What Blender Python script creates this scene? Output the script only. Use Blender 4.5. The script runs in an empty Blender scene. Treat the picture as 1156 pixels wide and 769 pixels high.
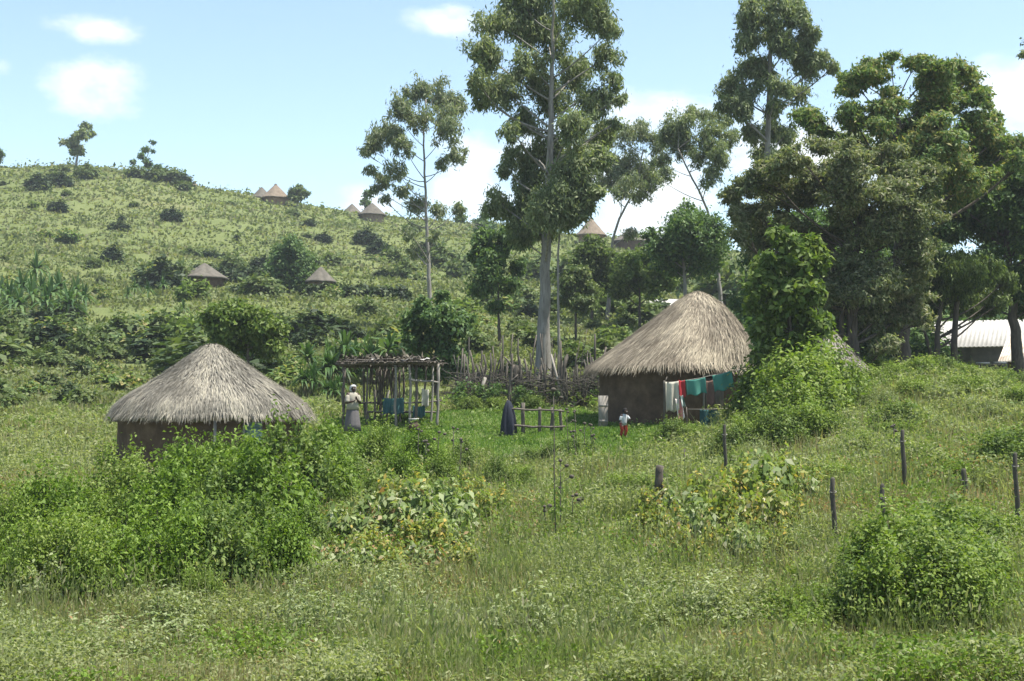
import bpy, math, random
import numpy as np
from mathutils import Vector

rng = np.random.default_rng(11)
random.seed(11)
PI = math.pi
C = bpy.context.scene.collection
W, H, F = 1156.0, 769.0, 1605.0
HOR = 470.0
PITCH = math.atan((HOR - H / 2) / F)
EYE = 4.0
CP, SP = math.cos(PITCH), math.sin(PITCH)


def at(px, py, Y):
    """world point at depth Y seen at photo pixel (px, py)"""
    u = (px - W / 2) / F
    v = (H / 2 - py) / F
    k = Y / (CP - v * SP)
    return np.array([u * k, Y, EYE + (SP + v * CP) * k])


def zrel(py, Y):
    v = (H / 2 - py) / F
    return (SP + v * CP) / (CP - v * SP) * Y


# ------------------------------------------------------------------ terrain
def vn(x, y, seed=0):
    x = np.asarray(x, float); y = np.asarray(y, float)
    xi = np.floor(x).astype(np.int64); yi = np.floor(y).astype(np.int64)
    fx = x - xi; fy = y - yi
    fx = fx * fx * (3 - 2 * fx); fy = fy * fy * (3 - 2 * fy)

    def h(a, b):
        n = (a * 374761393 + b * 668265263 + seed * 1442695041) & 0xFFFFFFFF
        n = ((n ^ (n >> 13)) * 1274126177) & 0xFFFFFFFF
        n = n ^ (n >> 16)
        return (n & 0xFFFF) / 65535.0
    return (h(xi, yi) * (1 - fx) * (1 - fy) + h(xi + 1, yi) * fx * (1 - fy)
            + h(xi, yi + 1) * (1 - fx) * fy + h(xi + 1, yi + 1) * fx * fy)


COLS = [-300, 0, 130, 200, 250, 340, 420, 560, 680, 800, 950, 1050, 1156, 1450]
ROWS = {
    16: [805] * 14,
    20: [735, 732, 730, 730, 728, 728, 728, 728, 725, 722, 720, 720, 720, 720],
    26: [645, 643, 643, 642, 640, 640, 640, 640, 636, 630, 622, 618, 616, 610],
    32: [592, 592, 590, 590, 588, 588, 587, 587, 582, 570, 556, 550, 548, 540],
    38: [552, 552, 553, 553, 552, 550, 547, 546, 540, 530, 512, 505, 503, 495],
    45: [517, 517, 522, 524, 525, 518, 513, 512, 508, 500, 472, 464, 467, 460],
    52: [490, 490, 493, 495, 495, 490, 486, 483, 478, 479, 445, 434, 446, 440],
    58: [470, 470, 471, 472, 471, 466, 461, 458, 458, 462, 420, 419, 440, 440],
    72: [440, 440, 440, 439, 437, 432, 426, 426, 426, 427, 412, 428, 441, 445],
    95: [404, 404, 404, 402, 398, 392, 387, 388, 386, 392, 402, 417, 428, 435],
    130: [350, 350, 346, 343, 341, 343, 345, 346, 346, 352, 372, 388, 398, 410],
    190: [266, 267, 268, 280, 290, 296, 300, 302, 302, 312, 332, 350, 362, 380],
    235: [208, 209, 211, 224, 236, 248, 262, 272, 278, 288, 308, 328, 342, 360],
    262: [190, 189, 192, 207, 221, 234, 247, 259, 269, 282, 302, 322, 336, 350],
    290: [193, 193, 196, 211, 224, 238, 250, 262, 272, 285, 305, 325, 339, 352],
    350: [235, 235, 238, 250, 262, 274, 284, 295, 305, 315, 330, 345, 358, 370],
    600: [395] * 14,
}
_ys = sorted(ROWS)
_zt = np.array([[zrel(p, Y) for p in ROWS[Y]] for Y in _ys])
PXF = np.arange(-300, 1451, 10.0)
YF = np.arange(16, 601, 1.0)
_tmp = np.array([np.interp(PXF, COLS, r) for r in _zt])
LAT = np.array([np.interp(YF, _ys, _tmp[:, j]) for j in range(len(PXF))]).T


def _blur(a, n, ax):
    pad = [(0, 0), (0, 0)]; pad[ax] = (n, n)
    b = np.pad(a, pad, mode='edge')
    return sum(np.take(b, range(k, k + a.shape[ax]), axis=ax) for k in range(2 * n + 1)) / (2 * n + 1)


LAT = _blur(_blur(LAT, 3, 1), 3, 1)
LAT[:] = _blur(_blur(LAT, 2, 0), 2, 0)


def base_z(X, Y):
    X = np.asarray(X, float); Y = np.asarray(Y, float)
    Yc = np.clip(Y, 16, 599.9)
    px = np.clip(X / np.maximum(Y, 16) * F / CP + W / 2, -300, 1449.9)
    i = (px + 300) / 10; j = Yc - 16
    i0 = np.floor(i).astype(int); j0 = np.floor(j).astype(int)
    fi = i - i0; fj = j - j0
    z = (LAT[j0, i0] * (1 - fi) * (1 - fj) + LAT[j0, i0 + 1] * fi * (1 - fj)
         + LAT[j0 + 1, i0] * (1 - fi) * fj + LAT[j0 + 1, i0 + 1] * fi * fj)
    near = np.clip((16 - Y) / 16, 0, 1.0)
    z = z * (1 - near) + (-1.75) * near
    far = np.clip((Y - 600) / 500, 0, 1)
    z = z * (1 - far) + 6 * far
    return z


def gz(X, Y):
    X = np.asarray(X, float); Y = np.asarray(Y, float)
    a = np.clip((Y - 55) / 120, 0, 1)
    nearf = np.clip((Y - 6) / 10, 0, 1)
    b = (vn(X / 1.7, Y / 1.7, 1) - .5) * .16 * nearf + (vn(X / 6, Y / 6, 2) - .5) * .3 * nearf
    b = b + a * ((vn(X / 7, Y / 5, 3) - .5) * 1.0 + (vn(X / 22, Y / 14, 4) - .5) * 2.4)
    return EYE + base_z(X, Y) + b


def on(px, Y, dz=0.0):
    X = (px - W / 2) / F * Y * CP
    return np.array([X, Y, float(gz(X, Y)) + dz])


# ------------------------------------------------------------------ mesh builder
class MB:
    def __init__(s):
        s.v = []; s.f = []; s.n = 0

    def add(s, V, faces):
        V = np.asarray(V, float).reshape(-1, 3)
        if isinstance(faces, np.ndarray):
            faces = [faces]
        for f in faces:
            f = np.asarray(f, np.int64)
            if f.ndim == 1:
                f = f[None]
            s.f.append(f + s.n)
        s.v.append(V); s.n += len(V)

    def box(s, c, size, rot=0.0, axes=None):
        c = np.asarray(c, float); sx, sy, sz = [q / 2 for q in size]
        V = np.array([[x, y, z] for x in (-sx, sx) for y in (-sy, sy) for z in (-sz, sz)])
        if axes is not None:
            V = V @ np.asarray(axes)
        elif rot:
            cr, sr = math.cos(rot), math.sin(rot)
            V = V @ np.array([[cr, sr, 0], [-sr, cr, 0], [0, 0, 1]])
        q = np.array([[0, 1, 3, 2], [4, 6, 7, 5], [0, 4, 5, 1], [2, 3, 7, 6], [0, 2, 6, 4], [1, 5, 7, 3]])
        s.add(V + c, q)

    def tube(s, pts, rad, sides=7, wob=0.0):
        P = np.asarray(pts, float); n = len(P)
        R = np.full(n, rad) if np.isscalar(rad) else np.asarray(rad, float)
        T = np.gradient(P, axis=0)
        T /= np.linalg.norm(T, axis=1)[:, None] + 1e-9
        ref = np.array([0.0, 1.0, 0.0]) if abs(T[0][1]) < .8 else np.array([1.0, 0, 0])
        a = np.cross(T, ref); a /= np.linalg.norm(a, axis=1)[:, None] + 1e-9
        b = np.cross(T, a)
        th = np.linspace(0, 2 * PI, sides, endpoint=False)
        ring = (a[:, None] * np.cos(th)[None, :, None] + b[:, None] * np.sin(th)[None, :, None])
        rr = R[:, None, None] * (1 + wob * (rng.random((n, sides, 1)) - .5))
        V = (P[:, None] + ring * rr).reshape(-1, 3)
        i = np.arange(n - 1)[:, None] * sides; k = np.arange(sides)[None]
        k2 = (k + 1) % sides
        q = np.stack([i + k, i + k2, i + sides + k2, i + sides + k], -1).reshape(-1, 4)
        s.add(V, [q, np.arange(sides)[::-1], np.arange(sides) + (n - 1) * sides])

    def lathe(s, prof, c, seg=48, fn=None, a0=0.0, a1=2 * PI):
        prof = np.asarray(prof, float); full = abs(a1 - a0 - 2 * PI) < 1e-6
        th = np.linspace(a0, a1, seg, endpoint=not full)
        V = []
        for r, z in prof:
            rr = np.full(len(th), r); zz = np.full(len(th), z)
            if fn is not None:
                rr, zz = fn(th, rr, zz)
            V.append(np.stack([rr * np.cos(th), rr * np.sin(th), zz], -1))
        V = np.array(V).reshape(-1, 3) + np.asarray(c, float)
        m = len(th); i = np.arange(len(prof) - 1)[:, None] * m
        k = np.arange(m if full else m - 1)[None]; k2 = (k + 1) % m
        s.add(V, np.stack([i + k, i + k2, i + m + k2, i + m + k], -1).reshape(-1, 4))

    def ball(s, c, r, seg=10, rings=6, scale=(1, 1, 1)):
        prof = [(math.sin(PI * k / rings) * 1.0 + 1e-4, -math.cos(PI * k / rings)) for k in range(rings + 1)]
        th = np.linspace(0, 2 * PI, seg, endpoint=False)
        V = np.array([[p * math.cos(t), p * math.sin(t), z] for p, z in prof for t in th]) * np.asarray(scale) * r
        i = np.arange(rings)[:, None] * seg; k = np.arange(seg)[None]; k2 = (k + 1) % seg
        s.add(V + np.asarray(c), np.stack([i + k, i + k2, i + seg + k2, i + seg + k], -1).reshape(-1, 4))

    def mesh(s, name, mat, org, smooth=False):
        V = np.concatenate(s.v) - np.asarray(org, float)
        me = bpy.data.meshes.new(name)
        me.vertices.add(len(V)); me.vertices.foreach_set('co', V.astype(np.float32).ravel())
        lv = np.concatenate([f.ravel() for f in s.f]).astype(np.int32)
        tot = np.concatenate([np.full(len(f), f.shape[1]) for f in s.f]).astype(np.int32)
        st = np.concatenate([[0], np.cumsum(tot)[:-1]]).astype(np.int32)
        me.loops.add(len(lv)); me.loops.foreach_set('vertex_index', lv)
        me.polygons.add(len(tot)); me.polygons.foreach_set('loop_start', st)
        me.polygons.foreach_set('loop_total', tot)
        me.update(calc_edges=True)
        if smooth:
            me.polygons.foreach_set('use_smooth', np.ones(len(tot), bool))
        for m in (mat if isinstance(mat, (list, tuple)) else [mat]):
            me.materials.append(m)
        return me

    def build(s, name, mat, parent=None, org=None, smooth=False):
        o0 = np.array(org if org is not None else (parent.location if parent is not None else (0, 0, 0)), float)
        me = s.mesh(name, mat, o0, smooth)
        o = bpy.data.objects.new(name, me); C.objects.link(o)
        if parent is not None:
            o.parent = parent
            if parent.type == 'MESH':
                o.location = (0, 0, 0)
        else:
            o.location = o0
        return o


def tag(o, label, cat, group=None, kind=None):
    o['label'] = label; o['category'] = cat
    if group: o['group'] = group
    if kind: o['kind'] = kind
    return o


def thing(name, label, cat, loc, group=None):
    o = bpy.data.objects.new(name, None); C.objects.link(o)
    o.empty_display_size = .3
    o.location = [float(q) for q in loc]
    return tag(o, label, cat, group)


def dup(root, loc, rz=0.0, sc=1.0, label=None, group=None):
    r = root.copy(); C.objects.link(r)
    r.location = [float(q) for q in loc]; r.rotation_euler = (0, 0, rz)
    r.scale = (sc, sc, sc) if np.isscalar(sc) else sc
    if label: r['label'] = label
    if group: r['group'] = group
    for ch in list(root.children):
        c = ch.copy(); C.objects.link(c); c.parent = r
        for g in list(ch.children):
            d = g.copy(); C.objects.link(d); d.parent = c
    return r


# ------------------------------------------------------------------ materials
def newmat(name):
    m = bpy.data.materials.new(name); m.use_nodes = True
    nt = m.node_tree; nt.nodes.clear()
    out = nt.nodes.new('ShaderNodeOutputMaterial')
    return m, nt, out


def ramp(nt, cols, pos=None):
    r = nt.nodes.new('ShaderNodeValToRGB')
    e = r.color_ramp.elements
    pos = pos or [k / (len(cols) - 1) for k in range(len(cols))]
    while len(e) < len(cols): e.new(.5)
    for k, c in enumerate(cols):
        e[k].position = pos[k]; e[k].color = (*c, 1)
    return r


def leafmat(name, cols, trans=.35, rough=.58, patch=.35, pscale=.5, pos=None, spec=.2):
    m, nt, out = newmat(name)
    N = nt.nodes.new; L = nt.links.new
    g = N('ShaderNodeNewGeometry')
    r = ramp(nt, cols, pos)
    noi = N('ShaderNodeTexNoise'); noi.inputs['Scale'].default_value = pscale; noi.inputs['Detail'].default_value = 2
    L(g.outputs['Position'], noi.inputs['Vector'])
    # per-leaf random value shifted by a slow patch noise
    a = N('ShaderNodeMath'); a.operation = 'MULTIPLY_ADD'
    L(noi.outputs['Fac'], a.inputs[0]); a.inputs[1].default_value = patch * 2.2; a.inputs[2].default_value = -patch * 1.1
    b = N('ShaderNodeMath'); b.operation = 'ADD'; b.use_clamp = True
    L(g.outputs['Random Per Island'], b.inputs[0]); L(a.outputs[0], b.inputs[1])
    L(b.outputs[0], r.inputs['Fac'])
    p = N('ShaderNodeBsdfPrincipled')
    p.inputs['Roughness'].default_value = rough
    p.inputs['Specular IOR Level'].default_value = spec
    L(r.outputs['Color'], p.inputs['Base Color'])
    if trans > 0:
        t = N('ShaderNodeBsdfTranslucent')
        mx = N('ShaderNodeMixRGB'); mx.blend_type = 'MULTIPLY'; mx.inputs['Fac'].default_value = 1
        L(r.outputs['Color'], mx.inputs['Color1']); mx.inputs['Color2'].default_value = (1.25, 1.35, .6, 1)
        L(mx.outputs['Color'], t.inputs['Color'])
        s = N('ShaderNodeMixShader'); s.inputs['Fac'].default_value = trans
        L(p.outputs[0], s.inputs[1]); L(t.outputs[0], s.inputs[2]); L(s.outputs[0], out.inputs['Surface'])
    else:
        L(p.outputs[0], out.inputs['Surface'])
    return m


def noisemat(name, cols, scale=4.0, rough=.85, bump=.3, stretch=(1, 1, 1), detail=6, pos=None, metal=0.0, spec=.3, dist=.02):
    m, nt, out = newmat(name)
    N = nt.nodes.new; L = nt.links.new
    tc = N('ShaderNodeTexCoord')
    mp = N('ShaderNodeMapping'); mp.inputs['Scale'].default_value = stretch
    L(tc.outputs['Object'], mp.inputs['Vector'])
    noi = N('ShaderNodeTexNoise'); noi.inputs['Scale'].default_value = scale; noi.inputs['Detail'].default_value = detail
    noi.inputs['Roughness'].default_value = .65
    L(mp.outputs[0], noi.inputs['Vector'])
    r = ramp(nt, cols, pos or [.28 + .44 * k / (len(cols) - 1) for k in range(len(cols))])
    L(noi.outputs['Fac'], r.inputs['Fac'])
    p = N('ShaderNodeBsdfPrincipled')
    p.inputs['Roughness'].default_value = rough; p.inputs['Metallic'].default_value = metal
    p.inputs['Specular IOR Level'].default_value = spec
    L(r.outputs['Color'], p.inputs['Base Color'])
    if bump:
        bp = N('ShaderNodeBump'); bp.inputs['Strength'].default_value = bump; bp.inputs['Distance'].default_value = dist
        L(noi.outputs['Fac'], bp.inputs['Height']); L(bp.outputs[0], p.inputs['Normal'])
    L(p.outputs[0], out.inputs['Surface'])
    return m


M = {}
M['euc'] = leafmat('eucalyptus_leaf', [(0.092, 0.128, 0.06), (0.153, 0.198, 0.095), (0.209, 0.25, 0.122), (0.282, 0.301, 0.171)], .38)
M['euc2'] = leafmat('pale_eucalyptus_leaf', [(0.092, 0.132, 0.068), (0.157, 0.198, 0.105), (0.211, 0.242, 0.138), (0.27, 0.275, 0.176)], .38)
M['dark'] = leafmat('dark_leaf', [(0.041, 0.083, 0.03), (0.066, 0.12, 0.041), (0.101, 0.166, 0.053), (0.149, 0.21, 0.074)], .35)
M['olive'] = leafmat('olive_leaf', [(0.065, 0.116, 0.038), (0.113, 0.181, 0.057), (0.178, 0.236, 0.078), (0.291, 0.252, 0.104)], .36)
M['twiggy'] = leafmat('grey_olive_leaf', [(0.071, 0.103, 0.043), (0.13, 0.164, 0.069), (0.19, 0.212, 0.106), (0.295, 0.278, 0.177)], .36)
M['mid'] = leafmat('mid_green_leaf', [(0.055, 0.095, 0.02), (0.095, 0.15, 0.03), (0.135, 0.19, 0.045), (0.19, 0.235, 0.07)], .35)
M['bright'] = leafmat('bright_green_leaf', [(0.056, 0.102, 0.012), (0.093, 0.158, 0.016), (0.126, 0.201, 0.025), (0.178, 0.252, 0.046)], .32)
M['lime'] = leafmat('yellow_green_leaf', [(0.077, 0.131, 0.017), (0.126, 0.193, 0.028), (0.175, 0.237, 0.043), (0.213, 0.264, 0.076)], .34)
M['pale'] = leafmat('pale_leaf', [(.1, .15, .04), (.16, .22, .07), (.24, .29, .12), (.36, .38, .23), (.3, .17, .08)], .35, pos=[0, .42, .7, .9, 1])
M['yellow'] = leafmat('yellowing_leaf', [(.12, .18, .04), (.2, .25, .06), (.3, .3, .1), (.46, .33, .07), (.5, .47, .34)], .4, pos=[0, .45, .75, .92, 1])
M['twigs'] = leafmat('dark_dry_leaves', [(.04, .034, .025), (.075, .065, .048), (.12, .105, .075)], 0)
M['scrub'] = leafmat('scrub_leaf', [(.075, .105, .036), (.105, .14, .048), (.14, .168, .062), (.165, .18, .085)], .35, patch=.6, pscale=.12)
M['hedge'] = leafmat('dark_hedge_leaf', [(.016, .032, .012), (.028, .05, .018), (.045, .07, .026), (.075, .1, .04)], .2)
M['leafy'] = leafmat('warm_green_leaf', [(.04, .065, .018), (.07, .11, .028), (.11, .16, .045), (.18, .22, .08)], .36)
M['hill'] = leafmat('hill_bush_leaf', [(0.05, 0.08, 0.026), (0.08, 0.12, 0.036), (0.115, 0.155, 0.05), (0.16, 0.185, 0.075)], .3)
M['greybush'] = leafmat('grey_green_leaf', [(0.1, 0.14, 0.045), (0.16, 0.2, 0.075), (0.22, 0.26, 0.12), (0.3, 0.33, 0.18)], .3)
M['spiky'] = leafmat('strap_leaf', [(0.025, 0.06, 0.018), (0.045, 0.095, 0.026), (0.075, 0.135, 0.04), (0.12, 0.18, 0.065)], .3, .5, spec=.2)
M['grass'] = leafmat('grass_blade', [(0.127, 0.168, 0.052), (0.182, 0.22, 0.075), (0.243, 0.269, 0.115), (0.324, 0.307, 0.196)], .5, patch=.5, pscale=.35)
M['lawn'] = leafmat('short_grass_blade', [(.075, .15, .025), (.11, .2, .035), (.145, .235, .045), (.19, .25, .07)], .4, patch=.4)
M['straw'] = leafmat('dry_grass_blade', [(.16, .17, .06), (.26, .24, .11), (.34, .3, .16), (.2, .13, .07)], .35, patch=.3)
M['weed'] = leafmat('weed_leaf', [(0.13, 0.163, 0.06), (0.179, 0.215, 0.086), (0.233, 0.263, 0.116), (0.304, 0.32, 0.166)], .42, patch=.5, pscale=.45)
M['redweed'] = leafmat('reddish_weed_leaf', [(.12, .14, .04), (.2, .16, .06), (.28, .15, .07), (.34, .26, .14)], .35)
M['hillgrass'] = leafmat('hill_grass_blade', [(0.092, 0.115, 0.043), (0.129, 0.152, 0.057), (0.161, 0.174, 0.076), (0.188, 0.18, 0.104)], .5, patch=.7, pscale=.09)
M['bark'] = noisemat('grey_bark', [(.11, .1, .085), (.2, .185, .16), (.3, .28, .25)], 2.5, stretch=(3, 3, .6))
M['darkbark'] = noisemat('dark_bark', [(.03, .025, .02), (.07, .058, .045), (.12, .1, .08)], 4, stretch=(3, 3, .6))
M['palebark'] = noisemat('pale_dead_wood', [(.14, .13, .11), (.24, .22, .19), (.34, .32, .28)], 5, stretch=(3, 3, .6))
M['stem'] = noisemat('green_brown_stem', [(.06, .07, .03), (.11, .1, .05), (.17, .14, .09)], 6)
M['wood'] = noisemat('weathered_wood', [(.05, .042, .034), (.1, .085, .068), (.17, .15, .125)], 7, stretch=(3, 3, .4))
M['oldwood'] = noisemat('silver_weathered_wood', [(.13, .115, .095), (.22, .2, .17), (.32, .3, .26)], 7, stretch=(3, 3, .4))
M['mud'] = noisemat('mud_wall', [(.055, .034, .02), (.09, .058, .035), (.14, .095, .06)], 2.2, .95, .6, dist=.04)
M['mud2'] = noisemat('pale_mud_wall', [(.12, .085, .055), (.19, .14, .095), (.25, .19, .13)], 2.2, .95, .6, dist=.04)
M['ochre'] = noisemat('ochre_wall', [(.16, .1, .06), (.24, .155, .09), (.3, .21, .13)], 1.5, .95, .4)
M['thatchbase'] = noisemat('thatch_base', [(.08, .07, .05), (.16, .145, .11), (.26, .235, .185)], 5, .95, .7, dist=.05)
M['straw_grey'] = leafmat('grey_thatch_straw', [(0.12, 0.11, 0.088), (0.175, 0.162, 0.132), (0.235, 0.217, 0.177), (0.31, 0.285, 0.22)], 0, .8, patch=.95, pscale=.9, spec=.15)
M['straw_tan'] = leafmat('tan_thatch_straw', [(0.125, 0.103, 0.075), (0.19, 0.162, 0.12), (0.265, 0.228, 0.168), (0.37, 0.322, 0.235)], 0, .8, patch=.9, pscale=.7, spec=.15)
M['thatch_far'] = noisemat('far_thatch', [(.06, .054, .043), (.1, .09, .072), (.145, .13, .105)], 2.0, .95, .5, stretch=(1, 1, .4))
M['thatch_orange'] = noisemat('orange_new_thatch', [(.11, .086, .06), (.165, .13, .094), (.22, .18, .135)], 2.0, .95, .5, stretch=(1, 1, .4))
M['tealdoor'] = noisemat('teal_painted_metal', [(.07, .115, .105), (.1, .155, .14), (.14, .2, .18)], 3, .5, .1)
M['tin'] = noisemat('pale_corrugated_metal', [(.33, .315, .275), (.42, .4, .36), (.48, .46, .42)], 1.2, .45, 0, spec=.5)
M['tin2'] = noisemat('rust_stained_metal', [(.42, .3, .2), (.6, .52, .42), (.7, .66, .58)], 1.6, .5, 0)
M['brownwall'] = noisemat('red_brown_plank_wall', [(.09, .04, .025), (.15, .07, .04), (.2, .1, .06)], 3, .8, .2, stretch=(4, 4, .3))
M['greywall'] = noisemat('dark_grey_wall', [(.06, .06, .06), (.1, .1, .1), (.14, .135, .13)], 2, .9, .2)
M['skin'] = noisemat('dark_brown_skin', [(.035, .018, .011), (.05, .026, .016)], 8, .5, 0)
M['post'] = noisemat('dark_post_wood', [(.03, .028, .022), (.06, .054, .042), (.1, .09, .07)], 7, stretch=(3, 3, .4))
M['rope'] = noisemat('grey_rope', [(.2, .18, .15), (.3, .28, .24)], 20, .9, 0)


def cloth(name, c, c2=None):
    c2 = c2 or tuple(q * .75 for q in c)
    return noisemat(name, [c2, c], 6, .85, .15)


def banded(name, bands, axis='Z', scale=1.0):
    m, nt, out = newmat(name)
    N = nt.nodes.new; L = nt.links.new
    tc = N('ShaderNodeTexCoord'); sp = N('ShaderNodeSeparateXYZ')
    L(tc.outputs['Object'], sp.inputs[0])
    mm = N('ShaderNodeMath'); mm.operation = 'MULTIPLY'; mm.inputs[1].default_value = scale
    L(sp.outputs[axis], mm.inputs[0])
    fr = N('ShaderNodeMath'); fr.operation = 'FRACT'; L(mm.outputs[0], fr.inputs[0])
    r = ramp(nt, [b[1] for b in bands], [b[0] for b in bands]); r.color_ramp.interpolation = 'CONSTANT'
    L(fr.outputs[0], r.inputs['Fac'])
    p = N('ShaderNodeBsdfPrincipled'); p.inputs['Roughness'].default_value = .85
    L(r.outputs['Color'], p.inputs['Base Color']); L(p.outputs[0], out.inputs['Surface'])
    return m


# ------------------------------------------------------------------ foliage
def unit(n):
    v = rng.normal(size=(n, 3))
    return v / (np.linalg.norm(v, axis=1)[:, None] + 1e-9)


def leaves(mb, P, nrm, L, asp=.4, droop=0.0, var=.55):
    n = len(P)
    nrm = nrm / (np.linalg.norm(nrm, axis=1)[:, None] + 1e-9)
    a = np.cross(nrm, unit(n))
    a[:, 2] -= droop
    a /= np.linalg.norm(a, axis=1)[:, None] + 1e-9
    b = np.cross(a, nrm); b /= np.linalg.norm(b, axis=1)[:, None] + 1e-9
    s = (L * (1 + var * (rng.random(n) * 2 - 1)))[:, None]
    up = np.cross(b, a)
    p0 = P; mid = P + a * s * .45 + up * s * .06
    V = np.stack([p0, mid + b * s * asp * .5, P + a * s - up * s * .1, mid - b * s * asp * .5], 1).reshape(-1, 3)
    f = np.arange(n * 4).reshape(-1, 4)
    mb.add(V, f)


def clump_leaves(mb, cl, n, L, asp=.4, droop=0.0, twig=.27, up=.5, shell=.42, tw_per=26):
    """cl: (k,6) centres and radii of leaf clumps"""
    cl = np.asarray(cl, float)
    w = (cl[:, 3] * cl[:, 4]); w = w / w.sum()
    cnt = rng.multinomial(n, w)
    Ps = []; Ns = []
    for c, m in zip(cl, cnt):
        if m == 0: continue
        K = max(3, int(m / tw_per))
        d = unit(K); rr = rng.random(K) ** shell
        tw = d * rr[:, None]
        idx = rng.integers(0, K, m)
        off = tw[idx] + rng.normal(size=(m, 3)) * twig
        off *= np.where(rng.random(m) < .22, 1 + .8 * rng.random(m), 1.0)[:, None]
        Ps.append(c[:3] + off * c[3:6])
        Ns.append(off * .5 + np.array([0, 0, up]) + rng.normal(size=(m, 3)) * .55)
    leaves(mb, np.concatenate(Ps), np.concatenate(Ns), L, asp, droop)


def split_clumps(cl, k=5, f=.5, flat=.85):
    out = []
    for c in np.asarray(cl, float):
        for _ in range(k):
            d = unit(1)[0] * (rng.random() ** .4) * .75
            q = f * 1.32 * (.7 + .55 * rng.random())
            out.append([*(c[:3] + d * c[3:6]), c[3] * q, c[4] * q, c[5] * q * flat])
    return np.array(out)


def bez(p0, p1, p2, n=7):
    t = np.linspace(0, 1, n)[:, None]
    return (1 - t) ** 2 * p0 + 2 * t * (1 - t) * p1 + t * t * p2


def path_at(P, z):
    P = np.asarray(P); zs = P[:, 2]
    z = np.clip(z, zs.min(), zs.max())
    o = np.argsort(zs)
    return np.array([np.interp(z, zs[o], P[o, k]) for k in range(3)])


def tree(name, label, trunk_px, Y, r0, r1, clumps, n, L, leaf, bark='bark', cat='tree', group=None, asp=.38, droop=.3,
         depth=.8, k=5, f=.5, base_drop=.5, extra=None, limbs=True, dy=0.0, up=.45, twig=.3, fill=.35, grow=1.06, flat=.85):
    n = int(n * 1.6); L = L * .88; k = k + 4; f = f * .72
    """trunk and leaf clumps read off the photo at the tree's own distance"""
    tp = [at(p[0], p[1], Y + (p[2] if len(p) > 2 else 0)) for p in trunk_px]
    gb = float(gz(tp[0][0], tp[0][1]))
    tp[0] = np.array([tp[0][0], tp[0][1], min(gb, tp[1][2] - .2)])
    root = np.array([tp[0][0], tp[0][1], tp[0][2]])
    t = thing(name, label, cat, root, group)
    P = [tp[0] - np.array([0, 0, base_drop])] + tp
    P = np.array(P)
    # smooth path
    s = np.concatenate([[0], np.cumsum(np.linalg.norm(np.diff(P, axis=0), axis=1))])
    ss = np.linspace(0, s[-1], 26)
    Q = np.stack([np.interp(ss, s, P[:, j]) for j in range(3)], -1)
    Q[1:-1] = .25 * Q[:-2] + .5 * Q[1:-1] + .25 * Q[2:]
    Q[2:, :2] += rng.normal(size=(24, 2)) * r0 * .09
    tt = ss / s[-1]
    R = r1 + (r0 - r1) * (1 - tt) ** 1.35
    R[:4] *= [1.35, 1.25, 1.12, 1.05]
    mb = MB(); mb.tube(Q, R, 9, .16)
    cl = []
    ym = np.mean([c[0] for c in clumps])
    half = (max(c[0] for c in clumps) - min(c[0] for c in clumps)) / F * Y * .5 + .2
    for c in clumps:
        if len(c) > 3: d = c[3]
        else:
            e = abs(c[0] - ym) / F * Y / half
            d = (rng.random() * 2 - 1) * half * depth * math.sqrt(max(.1, 1 - e * e))
        p = at(c[0], c[1], Y + d); r = c[2] / F * Y
        cl.append([*p, r, r, r * .9])
    cl = np.array(cl); cl[:, 3:] *= grow
    full = [cl]
    if fill:
        for _ in range(int(fill * len(cl))):
            a = cl[rng.integers(len(cl))]; dd = np.hypot(cl[:, 0] - a[0], cl[:, 2] - a[2])
            b = cl[rng.choice(np.argsort(dd)[1:6])]
            q = rng.uniform(.35, .65); m = a * (1 - q) + b * q; m[3:] *= rng.uniform(.75, 1.05)
            full.append(m[None])
    full = np.concatenate(full)
    if limbs:
        for c in cl:
            hd = math.hypot(c[0] - path_at(Q, c[2])[0], c[1] - path_at(Q, c[2])[1])
            st = path_at(Q, c[2] - .55 * hd - c[5] * .6)
            i = int(np.argmin(np.linalg.norm(Q - st, axis=1)))
            rr = max(.018, min(R[i] * .45, .014 + .016 * np.linalg.norm(c[:3] - st)))
            m = st * .5 + c[:3] * .5 + np.array([0, 0, -.12 * hd]) + rng.normal(size=3) * .12 * hd
            mb.tube(bez(st, m, c[:3], 8), np.linspace(rr, rr * .35, 8), 6)
            for _ in range(3):
                e = c[:3] + unit(1)[0] * c[3:6] * .8
                mb.tube(bez(c[:3] * .7 + m * .3, (c[:3] + e) / 2 + np.array([0, 0, -.05]), e, 5), np.linspace(rr * .4, .008, 5), 4)
    if extra is not None:
        for pts, ra in extra:
            E = np.array([at(q[0], q[1], Y + (q[2] if len(q) > 2 else 0)) for q in pts])
            mb.tube(E, np.linspace(ra, ra * .4, len(E)), 7, .1)
    mb.build('trunk', M[bark], t, smooth=True)
    mb = MB()
    clump_leaves(mb, split_clumps(full, k, f, flat), n, L, asp, droop, up=up, twig=twig)
    mb.build('crown', M[leaf], t)
    return t


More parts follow.
